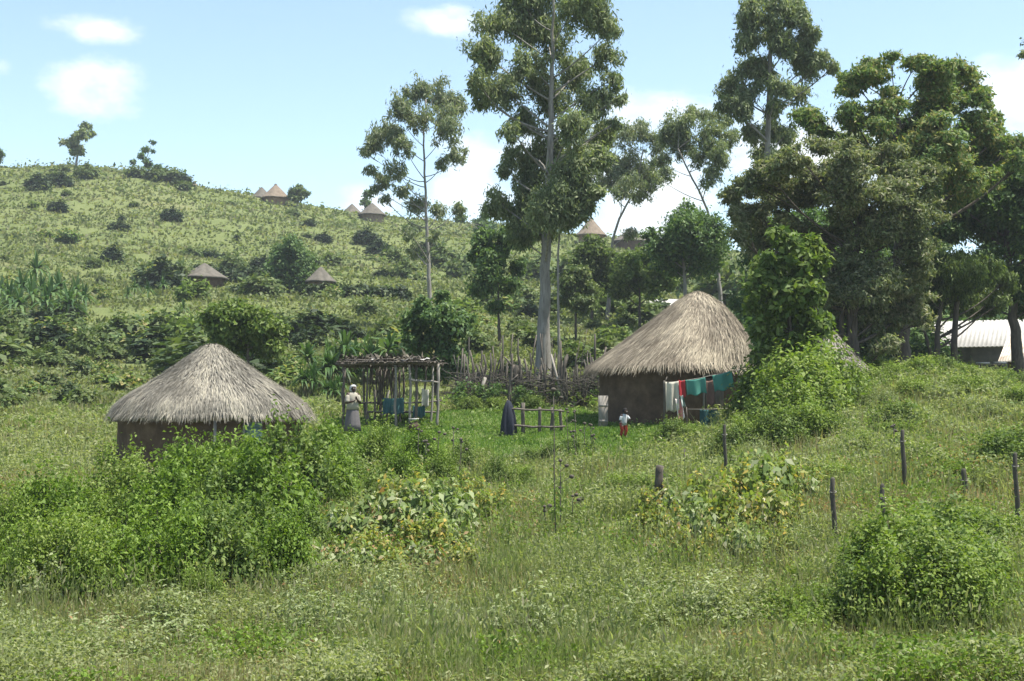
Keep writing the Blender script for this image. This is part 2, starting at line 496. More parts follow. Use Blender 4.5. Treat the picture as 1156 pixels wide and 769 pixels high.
def bush_proto(name, label, h, w, n, L, leaf, asp=.5, group=None, nst=9, stem='stem', lump=14, cat='bush', top=.5, droop=0.05):
    """a shrub of upright leafy shoots round a clutch of stems, built at the origin"""
    t = thing(name, label, cat, (0, 0, 0), group)
    mb = MB(); cl = []
    for k in range(lump):
        a = rng.random() * 2 * PI; q = math.sqrt(rng.random()) * .75
        x, y = q * w * .5 * math.cos(a), q * w * .5 * math.sin(a)
        hh = h * (1 - .55 * q * q) * (.75 + .3 * rng.random())
        r = w * (.1 + .07 * rng.random())
        cl.append([x, y, hh - r * 1.1, r, r, r * 1.8])
        cl.append([x * 1.12, y * 1.12, hh * .5, r * 1.35, r * 1.35, r * 1.5])
        if k < nst:
            mb.tube(bez(np.array([x * .06, y * .06, -.1]), np.array([x * .5, y * .5, hh * .5]), np.array([x, y, hh - r * .5]), 6),
                    np.linspace(.022, .008, 6) * max(1, h / 1.4), 5)
    mb.ball([0, 0, .02], .09, 8, 5)
    mb.build('branches', M[stem], t)
    mb = MB(); clump_leaves(mb, cl, n, L, asp, droop, twig=.3, up=top, shell=.45, tw_per=34)
    mb.build('foliage', M[leaf], t)
    return t


placed = set()


def put(proto, px, Y, hpx=None, h0=1.0, sc=None, label=None, group=None, rz=None, sx=1.0, sink=.05):
    s = sc if sc is not None else (hpx / F * Y) / h0
    p = on(px, Y, -sink)
    rz = rng.random() * 2 * PI if rz is None else rz
    if proto.name not in placed:
        placed.add(proto.name)
        proto.location = [float(q) for q in p]; proto.rotation_euler = (0, 0, rz)
        proto.scale = (s * sx, s * sx, s)
        if label: proto['label'] = label
        if group: proto['group'] = group
        return proto
    return dup(proto, p, rz, (s * sx, s * sx, s), label, group)


# ------------------------------------------------------------------ ground
def sinhspace(lo, hi, n, c, k):
    t = np.linspace(math.asinh((lo - c) / k), math.asinh((hi - c) / k), n)
    return c + k * np.sinh(t)


gx = sinhspace(-1300, 1300, 300, 0, 45)
gy = sinhspace(-60, 1600, 420, 45, 60)
GX, GY = np.meshgrid(gx, gy)
GZ = gz(GX, GY)
mb = MB()
nx = len(gx)
i = np.arange(len(gy) - 1)[:, None] * nx; k = np.arange(nx - 1)[None]
mb.add(np.stack([GX, GY, GZ], -1).reshape(-1, 3), np.stack([i + k, i + k + 1, i + nx + k + 1, i + nx + k], -1).reshape(-1, 4))


def groundmat():
    m, nt, out = newmat('grassy_ground')
    N = nt.nodes.new; L = nt.links.new
    g = N('ShaderNodeNewGeometry')

    def noise(scale, detail=5, rough=.6):
        n = N('ShaderNodeTexNoise'); n.inputs['Scale'].default_value = scale
        n.inputs['Detail'].default_value = detail; n.inputs['Roughness'].default_value = rough
        L(g.outputs['Position'], n.inputs['Vector']); return n
    n1 = noise(.06, 6); n2 = noise(.9, 6, .7); n3 = noise(.22, 4)
    r1 = ramp(nt, [(.075, .1, .035), (.105, .13, .046), (.135, .152, .06), (.165, .15, .082)], [.25, .45, .6, .75])
    L(n1.outputs['Fac'], r1.inputs['Fac'])
    r2 = ramp(nt, [(.08, .1, .034), (.115, .138, .048), (.155, .168, .068)], [.3, .5, .72])
    L(n2.outputs['Fac'], r2.inputs['Fac'])
    mx = N('ShaderNodeMixRGB'); mx.inputs['Fac'].default_value = .5
    L(r1.outputs[0], mx.inputs['Color1']); L(r2.outputs[0], mx.inputs['Color2'])
    r3 = ramp(nt, [(0, 0, 0), (1, 1, 1)], [.64, .74]); L(n3.outputs['Fac'], r3.inputs['Fac'])
    mx2 = N('ShaderNodeMixRGB'); mx2.inputs['Color2'].default_value = (.15, .1, .055, 1)
    fm = N('ShaderNodeMath'); fm.operation = 'MULTIPLY'; fm.inputs[1].default_value = .55
    L(r3.outputs[0], fm.inputs[0]); L(fm.outputs[0], mx2.inputs['Fac']); L(mx.outputs[0], mx2.inputs['Color1'])
    p = N('ShaderNodeBsdfPrincipled'); p.inputs['Roughness'].default_value = .95; p.inputs['Specular IOR Level'].default_value = .1
    L(mx2.outputs[0], p.inputs['Base Color'])
    b = N('ShaderNodeBump'); b.inputs['Strength'].default_value = .8; b.inputs['Distance'].default_value = .3
    L(n2.outputs['Fac'], b.inputs['Height']); L(b.outputs[0], p.inputs['Normal'])
    L(p.outputs[0], out.inputs['Surface'])
    return m


go = mb.build('ground', groundmat(), smooth=True)
go['kind'] = 'structure'

# ------------------------------------------------------------------ huts
HUTS = []      # (x, y, r) keep grass out


def hut(px, Y, label, rw, re, z_eave, z_peak, prof, straw_mat, base='thatchbase', wall='mud', nstraw=9000, sl=.5, seed=0,
        door=None, group='round thatched huts', far=False, name='thatched_hut', sw=.028, orange=None, shift=0.0):
    b = on(px, Y)
    t = thing(name, label, 'hut', b, group)
    HUTS.append((b[0], b[1], rw + .1))
    ze = z_eave - b[2]; zp = z_peak - b[2]
    hr = zp - ze

    def wob(th):
        return (vn(th * 3 + seed, 0 * th, seed) - .5) * .5 + (vn(th * 9 + seed, 0 * th + 3, seed) - .5) * .3
    ph = 0.0

    def fnr(th, r, z):
        thp = np.mod(th, 2 * PI)
        w = .5 * (wob(thp) + wob(np.mod(thp + .001, 2 * PI)))
        blend = np.clip(np.minimum(thp, 2 * PI - thp) / .4, 0, 1)
        w = w * blend
        return r * (1 + .05 * w), z + .16 * w * re / 3.3 * (r / re)
    def lean(mb_):
        for V in mb_.v:
            q = np.clip((V[:, 2] - b[2] - ze) / hr, 0, 1); V[:, 0] += shift * (1 - (1 - q) ** 2)
        return mb_
    # wall
    mb = MB()

    def fnw(th, r, z):
        return r + (vn(th * 7, z * 3 + 20, seed + 5) - .5) * .06, z
    wt = ze + .05
    wp = [(rw, z) for z in np.linspace(-1.2, wt, 9)]
    a0, a1 = 0, 2 * PI
    if door:
        da, dw = door[0], door[1] / rw
        a0, a1 = da + dw / 2, da - dw / 2 + 2 * PI
    mb.lathe(wp, b, 64 if not far else 24, fnw, a0, a1)
    if door:    # above the opening
        mb.lathe([(rw, z) for z in np.linspace(door[2], wt, 4)], b, 6, fnw, da - dw / 2, da + dw / 2)
    wo = mb.build('wall', M[wall], t, smooth=True)
    if door:
        ctr = b + np.array([rw * math.cos(da), rw * math.sin(da), 0])
        tang = np.array([-math.sin(da), math.cos(da), 0]); rad = np.array([math.cos(da), math.sin(da), 0])
        fm = MB()
        for sgn in (-1, 1):
            q = ctr + tang * sgn * door[1] / 2
            fm.tube([q + [0, 0, -.3], q + [0, 0, door[2] + .03]], .045, 6)
        fm.tube([ctr - tang * door[1] / 2 + [0, 0, door[2]], ctr + tang * door[1] / 2 + [0, 0, door[2]]], .045, 6)
        fm.build('door_frame', M['oldwood'], t)
        dm = MB()
        hinge = ctr - tang * door[1] * .47 * door[4] + rad * .05
        dirv = tang * door[4] * math.cos(door[3]) + rad * math.sin(door[3])
        nrm = np.cross(dirv, [0, 0, 1])
        dm.box(hinge + dirv * door[1] * .46 + [0, 0, door[2] / 2 - .05], (door[1] * .9, .035, door[2] - .1), axes=[dirv, nrm, [0, 0, 1]])
        for zz in (.35, door[2] - .35):
            dm.box(hinge + dirv * door[1] * .46 + nrm * .028 + [0, 0, zz], (door[1] * .86, .02, .09), axes=[dirv, nrm, [0, 0, 1]])
        do = dm.build('door', M[door[5] if len(door) > 5 else 'tealdoor'], t)
    # roof: outer skin and underside
    prof = np.array(prof)
    pr = np.interp(np.linspace(0, 1, 22), np.linspace(0, 1, len(prof)), prof[:, 0])
    pz = np.interp(np.linspace(0, 1, 22), np.linspace(0, 1, len(prof)), prof[:, 1])
    outer = [(max(r, .004) * re, ze + z * hr) for r, z in zip(pr, pz)]
    inner = [(r * .985, z - .16) for r, z in outer[::-1]]
    mb = MB(); mb.lathe(outer + inner, b, 72 if not far else 28, fnr); lean(mb)
    ro = mb.build('roof', M[base], t, smooth=True)
    if orange:
        mb = MB(); mb.lathe([(.004, zp + .12), (re * .07, zp + .05), (re * .11, zp - .1), (re * .14, zp - hr * .16)], b, 16)
        mb.build('roof_cap', M[orange], t, smooth=True)
    if nstraw:
        n = nstraw
        th = rng.random(n) * 2 * PI
        s = rng.random(n) ** .55
        nf = n // 9
        s[:nf] = .93 + .065 * rng.random(nf)
        r = np.interp(s, np.linspace(0, 1, 22), pr) * re; z = ze + np.interp(s, np.linspace(0, 1, 22), pz) * hr
        s2 = np.clip(s + .03, 0, 1.03)
        r2 = np.interp(s2, np.linspace(0, 1, 22), pr) * re + np.maximum(s2 - 1, 0) * re
        z2 = ze + np.interp(s2, np.linspace(0, 1, 22), pz) * hr - np.maximum(s2 - 1, 0) * hr * 1.1
        r, z = fnr(th, r, z); r2, z2 = fnr(th, r2, z2)
        A = np.stack([r * np.cos(th), r * np.sin(th), z], -1)
        B = np.stack([r2 * np.cos(th), r2 * np.sin(th), z2], -1)
        d = B - A; d /= np.linalg.norm(d, axis=1)[:, None] + 1e-9
        d += rng.normal(size=(n, 3)) * .1
        d[:nf, 2] -= .18 * rng.random(nf)
        side = np.stack([-np.sin(th), np.cos(th), 0 * th], -1)
        nr = np.cross(side, d); nr *= np.sign(nr[:, 2])[:, None]
        nr /= np.linalg.norm(nr, axis=1)[:, None] + 1e-9
        ln = sl * (.5 + rng.random(n)); ln[:nf] *= .5; ln *= np.clip(.25 + s * 1.1, .3, 1)
        wd = sw * (.5 + rng.random(n))
        A = A + nr * (rng.random(n) * .05)[:, None] - d * (ln * .4)[:, None]
        tip = A + d * ln[:, None] + nr * (rng.normal(size=n) * .03 + .015)[:, None]
        md = (A + tip) / 2 + nr * (.02 + .02 * rng.random(n))[:, None]
        sw_ = side * wd[:, None]
        V = np.stack([A - sw_ * .5, A + sw_ * .5, md + sw_ * .6, md - sw_ * .6, tip + sw_ * .15, tip - sw_ * .15], 1).reshape(-1, 3) + b
        f = np.arange(n)[:, None] * 6
        q = np.concatenate([f + [0, 1, 2, 3], f + [3, 2, 4, 5]])
        mb = MB(); mb.add(V, q); lean(mb)
        mb.build('thatch_straw', M[straw_mat], ro, org=t.location)
    return t


LP = [(0, 1.0), (.06, .992), (.12, .945), (.21, .85), (.3, .755), (.45, .6), (.64, .42), (.78, .3), (.88, .2), (.96, .09), (1.0, -.03)]
RP = [(0, 1.0), (.06, .99), (.15, .945), (.29, .84), (.41, .72), (.52, .6), (.63, .48), (.73, .36), (.84, .22), (.93, .09), (1.0, -.02)]
zE = EYE
hutL = hut(239, 45, 'round mud hut with grey thatched cone roof and teal door, nearer one at left', 2.86, 3.12, zE + .08, zE + zrel(391, 45), LP,
           'straw_grey', wall='mud', nstraw=32000, sl=.42, seed=1, door=(-PI / 2 + .64, .55, 1.62, .25, 1), sw=.016)
hutR = hut(757, 52.5, 'round mud hut with steep tan thatch behind the washing line', 2.62, 3.0, zE + 1.82, zE + zrel(333, 52.5) + .05, RP,
           'straw_tan', wall='mud', nstraw=38000, sl=.6, seed=4, door=(-PI / 2 + .5, .8, 1.55, .1, 1, 'wood'), sw=.017, shift=1.02)
hutH = hut(937, 53, 'dark thatched hut mostly hidden behind the leafy green tree', 1.4, 1.75, zE + 1.15, zE + zrel(374, 53), LP, 'straw_grey',
           nstraw=4000, sl=.4, seed=7)
# light post by the near hut's wall
p = on(264, 45); ang = -PI / 2 + .24
q = hutL.location
pb = MB(); bb = np.array([q[0] + 3.04 * math.cos(ang), q[1] + 3.04 * math.sin(ang), q[2]])
pb.tube([bb + [0, 0, -.3], bb + [0, 0, 1.6]], .05, 6)
pb.build('wall_post', M['oldwood'], hutL)

FP = [(0, 1), (.1, .93), (.4, .62), (.75, .24), (1, 0)]


def farhut(px, Y, ytop, yeave, wpx, label, th='thatch_far', wall='mud', orange=None):
    re = wpx / 2 / F * Y
    hut(px, Y, label, re * .8, re, zE + zrel(yeave, Y), zE + zrel(ytop, Y), FP, None, base=th, wall=wall, nstraw=0, far=True, orange=orange,
        group='far huts on the hillside')


farhut(216, 262, 205, 217, 24, 'small orange thatched hut tip beside bushes, farthest left on the ridge', 'thatch_orange', 'ochre', 'thatch_far')
farhut(293, 260, 211, 224, 26, 'grey thatched hut on the ridge touching an orange-walled hut')
farhut(309, 254, 208, 224, 34, 'orange thatched hut on the ridge with dark cap, left of the round tree', 'thatch_orange', 'ochre', 'thatch_far')
farhut(396, 268, 230, 241, 24, 'half-hidden grey hut peeping over the ridge beside a larger hut')
farhut(419, 258, 229, 243, 33, 'grey thatched hut with dark eaves on the ridge above dark bushes', 'thatch_far', 'mud2')
farhut(229, 148, 297, 314, 54, 'low grey-brown thatched hut halfway up the slope before a dark hedge')
farhut(361, 136, 301, 318, 36, 'small hut with pale granary roof beside the round dark tree', 'thatch_far', 'mud2')
farhut(668, 235, 246, 266, 36, 'orange peaked hut seen between trees at right end of the ridge', 'thatch_orange', 'ochre', 'thatch_far')
farhut(713, 240, 258, 273, 44, 'wide pale thatched hut at ridge behind the leaning small tree', 'thatch_far', 'mud')


# ------------------------------------------------------------------ metal-roofed houses
def house(name, label, c, rot, lx, ly, hw, hr, roof, wall, ov=.4):
    t = thing(name, label, 'house', c)
    ca, sa = math.cos(rot), math.sin(rot)
    R = np.array([[ca, sa, 0], [-sa, ca, 0], [0, 0, 1]])
    c = np.asarray(c, float)

    def T(V): return np.asarray(V, float) @ R + c
    mb = MB()
    x, y = lx / 2, ly / 2
    V = [[-x, -y, -1], [x, -y, -1], [x, y, -1], [-x, y, -1], [-x, -y, hw], [x, -y, hw], [x, y, hw], [-x, y, hw], [-x, 0, hw + hr * .93], [x, 0, hw + hr * .93]]
    mb.add(T(V), [np.array([[0, 1, 5, 4], [2, 3, 7, 6]]), np.array([1, 2, 6, 9, 5]), np.array([3, 0, 4, 8, 7])])
    mb.build('wall', M[wall], t)
    mb = MB(); n = 120
    sl = hr / y
    for sgn in (-1, 1):      # corrugated sheet
        xs = np.linspace(-x - ov, x + ov, n)
        dz = .025 * np.cos(np.arange(n) * PI / 1.5)
        e = np.stack([xs, np.full(n, sgn * (y + ov)), hw - ov * sl + .06 + dz], -1)
        r = np.stack([xs, np.full(n, sgn * .02), hw + hr + .06 + dz], -1)
        V = np.concatenate([e, r, e - [0, 0, .05], r - [0, 0, .05]])
        k = np.arange(n - 1)
        mb.add(T(V), np.concatenate([np.stack([k, k + 1, k + n + 1, k + n], -1), np.stack([k + 2 * n + 1, k + 2 * n, k + 3 * n, k + 3 * n + 1], -1),
                                     np.stack([k + 1, k, k + 2 * n, k + 2 * n + 1], -1)]))
    mb.build('roof', M[roof], t)
    for sx in (-1, 1):
        for sy in (-1, 1):
            mb = MB(); a = T([[sx * (x + ov * .8), sy * (y + ov), hw - ov * sl - .06], [sx * (x + ov * .8), 0, hw + hr - .06]])
            mb.tube(a, .05, 4); mb.build('rafter', M['wood'], t)
    mb = MB()
    for wx in (-.28, .28):
        q = T([[wx * lx, -y - .02, hw * .55]])[0]
        mb2 = MB(); mb2.box(q, (.8, .06, .8), axes=R)
        w = mb2.build('window', M['greywall'], t)
        mb3 = MB()
        for ex in (-.43, .43): mb3.box(q + np.array([ex, 0, 0]) @ R, (.07, .1, .93), axes=R)
        for ez in (-.43, .43): mb3.box(q + np.array([0, 0, ez]), (.79, .1, .07), axes=R)
        mb3.build('window_frame', M['wood'], w, org=t.location)
    return t


hA = on(1118, 80)
house('metal_roofed_house', 'long low house with pale metal roof glimpsed under the trees at right', hA + [1.0, 1.0, .1], math.radians(-24), 8.6, 5.0,
      float(zE + zrel(388, 77) - hA[2]), 1.4, 'tin', 'greywall')
hB = on(1192, 71)
house('wooden_house', 'red-brown plank house with pale rust-stained roof, cut by the right edge', hB + [.5, .6, 0], math.radians(-30), 4.2, 4.4,
      float(zE + zrel(404, 70) - hB[2]), 1.15, 'tin2', 'brownwall')
hC = on(742, 118)
house('tin_roofed_house', 'white tin roof half buried in bushes beyond the tan thatch', hC + [0, 2, -.2], math.radians(6), 4.6, 4.0,
      float(zE + zrel(347, 118) - hC[2]), 1.0, 'tin', 'mud2')
# low trestle with pale boards before the houses
b = on(1119, 66)
t = thing('trestle_table', 'low dark trestle carrying two pale grey boards in front of the houses', 'table', b)
mb = MB()
for dx in (-.55, .55):
    for dy in (-.25, .25):
        lg = MB(); lg.tube([b + [dx, dy, -.2], b + [dx * .92, dy * .9, .95]], .04, 6); lg.build('leg', M['wood'], t)
mb.box(b + [0, 0, .92], (1.4, .62, .05)); mb.build('tabletop', M['wood'], t)
for k, dx in enumerate((-.36, .4)):
    m2 = MB(); m2.box(b + [dx, -.05, 1.0 + .02 * k], (.55, .34, .07), rot=.1 * (k * 2 - 1))
    o = m2.build('board', M['tin'], org=b + [dx, -.05, .95])
    tag(o, ['pale grey board lying on left half of the trestle', 'pale grey board lying on right half of the trestle'][k], 'board')


# ------------------------------------------------------------------ trees
tree('eucalyptus_tree', 'slender pale eucalyptus with thin bare trunk and open crown, left of the tallest tree',
     [(486, 348), (484, 300), (481, 240), (479, 190), (478, 150), (481, 112)], 108, .2, .05,
     [(470, 105, 20), (497, 103, 20), (515, 122, 17), (450, 122, 18), (437, 148, 18), (420, 163, 13), (411, 171, 7), (455, 163, 15), (505, 148, 18),
      (516, 173, 13), (447, 190, 14), (432, 203, 12), (425, 215, 10), (500, 183, 12), (470, 232, 15), (496, 236, 13), (455, 214, 11),
      (517, 235, 9), (435, 225, 8), (480, 133, 14), (468, 282, 10), (462, 262, 10), (492, 265, 8)],
     15000, .32, 'euc2', asp=.3, droop=.8, k=9, f=.36, flat=1.35)
tree('eucalyptus_tree', 'tallest eucalyptus with thick grey trunk in the middle, its top above the picture',
     [(613, 418), (614, 350), (617, 280), (620, 200), (622, 120), (624, 40), (626, -40)], 70, .38, .05,
     [(625, -25, 42), (590, 2, 28), (658, 2, 34), (562, 25, 26), (546, 60, 24), (537, 88, 16), (690, 32, 14), (686, 62, 18), (690, 90, 14),
      (622, 40, 26), (598, 72, 22), (650, 78, 26), (568, 100, 25), (545, 110, 16), (668, 115, 24), (700, 110, 9), (620, 112, 22), (595, 135, 20),
      (645, 142, 23), (618, 172, 30), (588, 176, 18), (655, 178, 20), (600, 205, 24), (642, 207, 27), (571, 190, 13), (560, 228, 20),
      (590, 240, 24), (622, 240, 26), (650, 236, 22), (577, 146, 14), (680, 148, 16), (695, 138, 9), (612, 262, 20), (585, 262, 16)],
     62000, .25, 'euc', asp=.3, droop=.8, k=10, f=.36, depth=.75, fill=.3, flat=1.35, grow=1.1)
tree('slender_tree', 'thin straight young tree close beside the thick grey trunk',
     [(632, 410), (630, 340), (630, 280), (636, 230), (650, 195)], 68, .09, .03,
     [(660, 190, 20), (678, 178, 16), (652, 214, 15), (673, 217, 13), (640, 250, 12), (655, 240, 12)], 7000, .24, 'euc', asp=.36, droop=.5)
tree('small_tree', 'small leaning tree with forked pale trunk right of the tallest eucalyptus',
     [(686, 310), (691, 272), (699, 246), (710, 228), (721, 200), (726, 170)], 109, .17, .05,
     [(704, 152, 15), (725, 147, 13), (741, 163, 14), (716, 180, 16), (736, 200, 13), (695, 190, 15), (700, 212, 12), (720, 222, 10), (681, 205, 14),
      (753, 195, 9), (745, 182, 9), (674, 170, 12), (712, 262, 9), (690, 150, 10), (665, 160, 12), (715, 205, 14)], 17000, .28, 'euc2', asp=.3, droop=.8, k=9, f=.36, grow=1.25, fill=.6, flat=1.3)
tree('eucalyptus_tree', 'tall dark eucalyptus behind the big right-hand tree, its top cut off',
     [(862, 370), (864, 280), (867, 200), (868, 120), (870, 60), (872, 0), (875, -50)], 80, .33, .08,
     [(845, 8, 15), (885, 15, 20), (865, -18, 25), (845, 45, 15), (850, 73, 16), (868, 42, 12), (890, 50, 18), (905, 22, 13), (910, 75, 15), (930, 66, 12),
      (825, 98, 18), (842, 106, 14), (820, 120, 12), (880, 100, 16), (866, 85, 10), (902, 108, 13), (870, 145, 16), (850, 150, 14), (890, 150, 15),
      (895, 3, 13), (860, 172, 14), (940, 75, 8), (838, 125, 12), (885, 180, 16), (870, 205, 16)],
     32000, .28, 'euc', asp=.3, droop=.8, k=10, f=.38, depth=.7, fill=.6, grow=1.15, flat=1.3)
tree('leaning_tree', 'thin dark tree leaning left with clumped leaves against white cloud',
     [(818, 320), (806, 258), (793, 222), (779, 198), (766, 168)], 97, .19, .05,
     [(765, 138, 17), (782, 130, 13), (750, 153, 12), (776, 163, 15), (745, 180, 11), (800, 150, 17), (811, 178, 15), (800, 198, 13), (816, 133, 12),
      (790, 176, 12), (742, 200, 8), (825, 155, 12)], 12000, .26, 'euc', asp=.3, droop=.8, k=9, f=.38, fill=.5, grow=1.15, flat=1.3)
tree('round_tree', 'rounded blue-green tree on the slope behind the tan thatched hut',
     [(776, 345), (772, 300), (770, 275)], 92, .2, .08,
     [(765, 262, 22), (746, 276, 14), (790, 270, 18), (775, 247, 16), (800, 257, 16), (780, 290, 20), (755, 296, 12), (805, 285, 16), (735, 265, 8)],
     19000, .28, 'dark', asp=.45, droop=.2, grow=1.35, fill=.6)
tree('broad_tree', 'big olive-brown tree with feathery top and thick dark trunk at right',
     [(1018, 415), (1018, 360), (1016, 300), (1012, 240), (1008, 185), (1015, 130)], 62, .43, .1,
     [(985, 77, 18), (965, 96, 16), (1005, 62, 10), (1035, 72, 17), (1060, 76, 20), (1090, 92, 20), (1110, 110, 14), (1077, 112, 24), (1046, 112, 24),
      (1010, 110, 18), (960, 125, 18), (985, 135, 21), (1020, 147, 25), (1060, 152, 26), (1100, 142, 20), (1122, 160, 13), (950, 85, 8), (1125, 130, 8),
      (1040, 180, 24), (1075, 185, 22), (1000, 190, 22), (930, 140, 18), (905, 130, 16), (965, 165, 22), (1105, 180, 20), (1085, 205, 22), (1060, 225, 22), (1140, 165, 18), (1150, 185, 16)],
     80000, .21, 'olive', bark='darkbark', asp=.38, droop=.25, k=6, f=.46, depth=.8, fill=1.3, grow=1.12, flat=.5)
tree('spreading_tree', 'wide flat-crowned grey-green tree with twiggy pale branches beside the tan thatch',
     [(962, 415), (962, 370), (964, 320), (968, 275), (970, 240)], 58, .3, .1,
     [(930, 166, 20), (900, 176, 18), (870, 196, 20), (846, 206, 18), (826, 220, 13), (960, 176, 22), (1000, 182, 24), (1040, 192, 20), (880, 226, 24),
      (920, 216, 26), (965, 222, 28), (1010, 226, 28), (1050, 236, 22), (850, 240, 18), (900, 256, 22), (945, 262, 24), (990, 266, 26), (1030, 276, 22),
      (955, 302, 20), (992, 312, 22), (1022, 310, 18), (975, 335, 20), (940, 325, 16), (905, 290, 20), (860, 275, 18), (925, 310, 18), (1010, 340, 18), (1035, 330, 18), (885, 310, 16), (840, 265, 14), (915, 340, 16), (985, 365, 20), (950, 360, 18), (1000, 390, 16), (960, 390, 18), (930, 385, 16), (1040, 360, 16)],
     120000, .19, 'twiggy', bark='darkbark', asp=.36, droop=.2, k=6, f=.46, depth=.7, fill=1.6, grow=1.15, flat=.42,
     extra=[([(952, 400), (950, 360), (958, 330), (966, 310)], .12), ([(970, 330), (995, 300), (1015, 285), (1022, 262)], .1)])
tree('dense_tree', 'very dark dense tree filling the right edge above the houses',
     [(1150, 435), (1146, 370), (1140, 320), (1136, 260)], 67, .36, .12,
     [(1100, 190, 24), (1136, 190, 25), (1120, 230, 30), (1152, 226, 24), (1090, 246, 22), (1130, 270, 28), (1162, 262, 24), (1100, 292, 22), (1152, 300, 22),
      (1182, 220, 36), (1192, 290, 30), (1166, 178, 14), (1176, 330, 22), (1120, 165, 16), (1128, 315, 20), (1215, 250, 30), (1062, 215, 20), (1072, 255, 22), (1060, 285, 18), (1090, 320, 18), (1085, 215, 20), (1156, 345, 18)],
     52000, .24, 'dark', bark='darkbark', asp=.45, droop=.25, k=6, f=.5, depth=.7, fill=1.2, grow=1.2, flat=.55)
tree('background_tree', 'dark shaded tree filling the gap behind the wide flat-crowned tree',
     [(925, 425), (926, 370), (925, 320)], 72, .22, .1,
     [(850, 262, 22), (880, 262, 24), (910, 270, 26), (940, 290, 26), (900, 310, 28), (870, 300, 24), (930, 330, 28), (900, 350, 28), (860, 340, 24), (940, 365, 26), (905, 385, 26), (870, 380, 24), (925, 250, 22), (960, 270, 22)],
     38000, .26, 'dark', bark='darkbark', asp=.45, droop=.25, k=6, f=.5, depth=.6, fill=1.2, grow=1.3)
tree('background_tree', 'dark shaded tree behind the thick dark trunk of the big olive tree',
     [(1000, 425), (1000, 370), (1002, 320)], 76, .22, .1,
     [(965, 320, 24), (990, 300, 26), (1020, 310, 26), (1045, 320, 22), (980, 350, 26), (1010, 345, 26), (1040, 350, 22), (970, 385, 24), (1000, 380, 26), (1030, 380, 22), (1050, 295, 18), (1000, 265, 20), (1035, 270, 20)],
     34000, .26, 'dark', bark='darkbark', asp=.45, droop=.25, k=6, f=.5, depth=.6, fill=1.2, grow=1.3)
tree('weeping_tree', 'lighter green drooping tree with three dark trunks in front of the pale metal roof',
     [(1058, 428), (1058, 380), (1062, 345), (1070, 320)], 64, .2, .07,
     [(1050, 300, 20), (1080, 300, 22), (1110, 306, 20), (1134, 316, 14), (1060, 336, 18), (1090, 340, 17), (1120, 338, 15), (1040, 328, 14), (1132, 340, 9), (1112, 350, 9)],
     26000, .2, 'leafy', bark='darkbark', asp=.3, droop=.9, k=6, f=.46, fill=1.0, grow=1.1,
     extra=[([(1077, 430), (1077, 385), (1080, 345), (1088, 320)], .19), ([(1052, 405), (1043, 370), (1038, 340)], .09)])
tree('leafy_tree', 'yellow-green small tree half covering the tan thatched hut',
     [(889, 490), (890, 430), (892, 380), (890, 330)], 46.5, .14, .05,
     [(885, 276, 16), (915, 272, 10), (870, 300, 18), (900, 300, 20), (925, 296, 11), (860, 325, 18), (890, 330, 20), (915, 326, 14), (851, 345, 12),
      (870, 356, 18), (900, 360, 18), (925, 365, 12), (862, 380, 13), (882, 395, 16), (906, 390, 14), (854, 395, 8), (872, 415, 12), (900, 420, 14), (862, 310, 10)],
     13500, .24, 'mid', bark='darkbark', asp=.5, droop=.25, k=3, f=.5, depth=.6, fill=.5, grow=1.12)
tree('tall_sapling', 'tall tree at the right rim, only its leaf tips in the picture',
     [(1190, 450), (1190, 300), (1188, 150), (1185, 30)], 74, .2, .05,
     [(1160, 60, 8), (1175, 45, 16), (1192, 20, 20), (1200, 70, 20), (1180, 90, 10), (1195, 120, 20)], 7000, .26, 'euc', droop=.5)
tree('round_tree', 'dark egg-shaped tree standing alone halfway up the open slope',
     [(328, 345), (327, 320), (326, 295)], 138, .22, .1,
     [(327, 278, 14), (315, 300, 14), (338, 300, 14), (326, 314, 18), (318, 286, 11), (336, 286, 11), (342, 314, 9), (312, 314, 9)],
     9000, .42, 'dark', asp=.45, k=5, f=.55, depth=.8)
tree('bushy_tree', 'dark leafy tree directly behind the pole shelter',
     [(492, 448), (493, 410), (495, 380)], 62, .13, .05,
     [(470, 365, 16), (495, 358, 18), (512, 374, 15), (480, 386, 18), (506, 396, 16), (495, 416, 16), (516, 412, 11), (521, 360, 10), (480, 344, 11),
      (465, 385, 10), (500, 335, 8), (475, 415, 12)], 15000, .2, 'dark', asp=.55, bark='darkbark', k=5, f=.5)
tree('bushy_tree', 'middle-sized dark tree left of the thick grey trunk, further up the slope',
     [(564, 385), (563, 350), (562, 310)], 86, .12, .05,
     [(550, 272, 16), (575, 266, 14), (560, 295, 16), (546, 320, 14), (571, 320, 14), (560, 345, 9), (585, 300, 11), (535, 290, 8), (590, 275, 9)],
     10000, .28, 'dark', asp=.45, k=5, f=.48, bark='darkbark')
tree('bushy_tree', 'loose mid-green bushy tree just behind the grey thatched cone',
     [(281, 425), (280, 395), (278, 370)], 66, .12, .05,
     [(255, 366, 20), (286, 360, 20), (300, 386, 20), (265, 346, 12), (241, 352, 12), (311, 370, 12), (275, 388, 18), (250, 388, 12)],
     13000, .24, 'mid', asp=.5, k=5, f=.5, bark='darkbark')
tree('bushy_tree', 'loose olive-green bushy tree under the forked leaning trunk', [(668, 352), (668, 325), (667, 295)], 104, .12, .05,
     [(655, 288, 14), (670, 280, 16), (685, 292, 14), (660, 305, 14), (676, 312, 16), (650, 318, 12), (690, 322, 12), (665, 330, 14)], 9000, .28, 'leafy', asp=.48, bark='darkbark')
tree('bushy_tree', 'low bushy tree filling the slope between the two leaning trunks', [(722, 350), (722, 325), (722, 300)], 101, .12, .05,
     [(712, 296, 14), (730, 292, 15), (745, 305, 14), (705, 312, 14), (722, 315, 16), (740, 325, 13), (700, 328, 12), (757, 318, 11)], 9000, .28, 'mid', asp=.48, bark='darkbark')
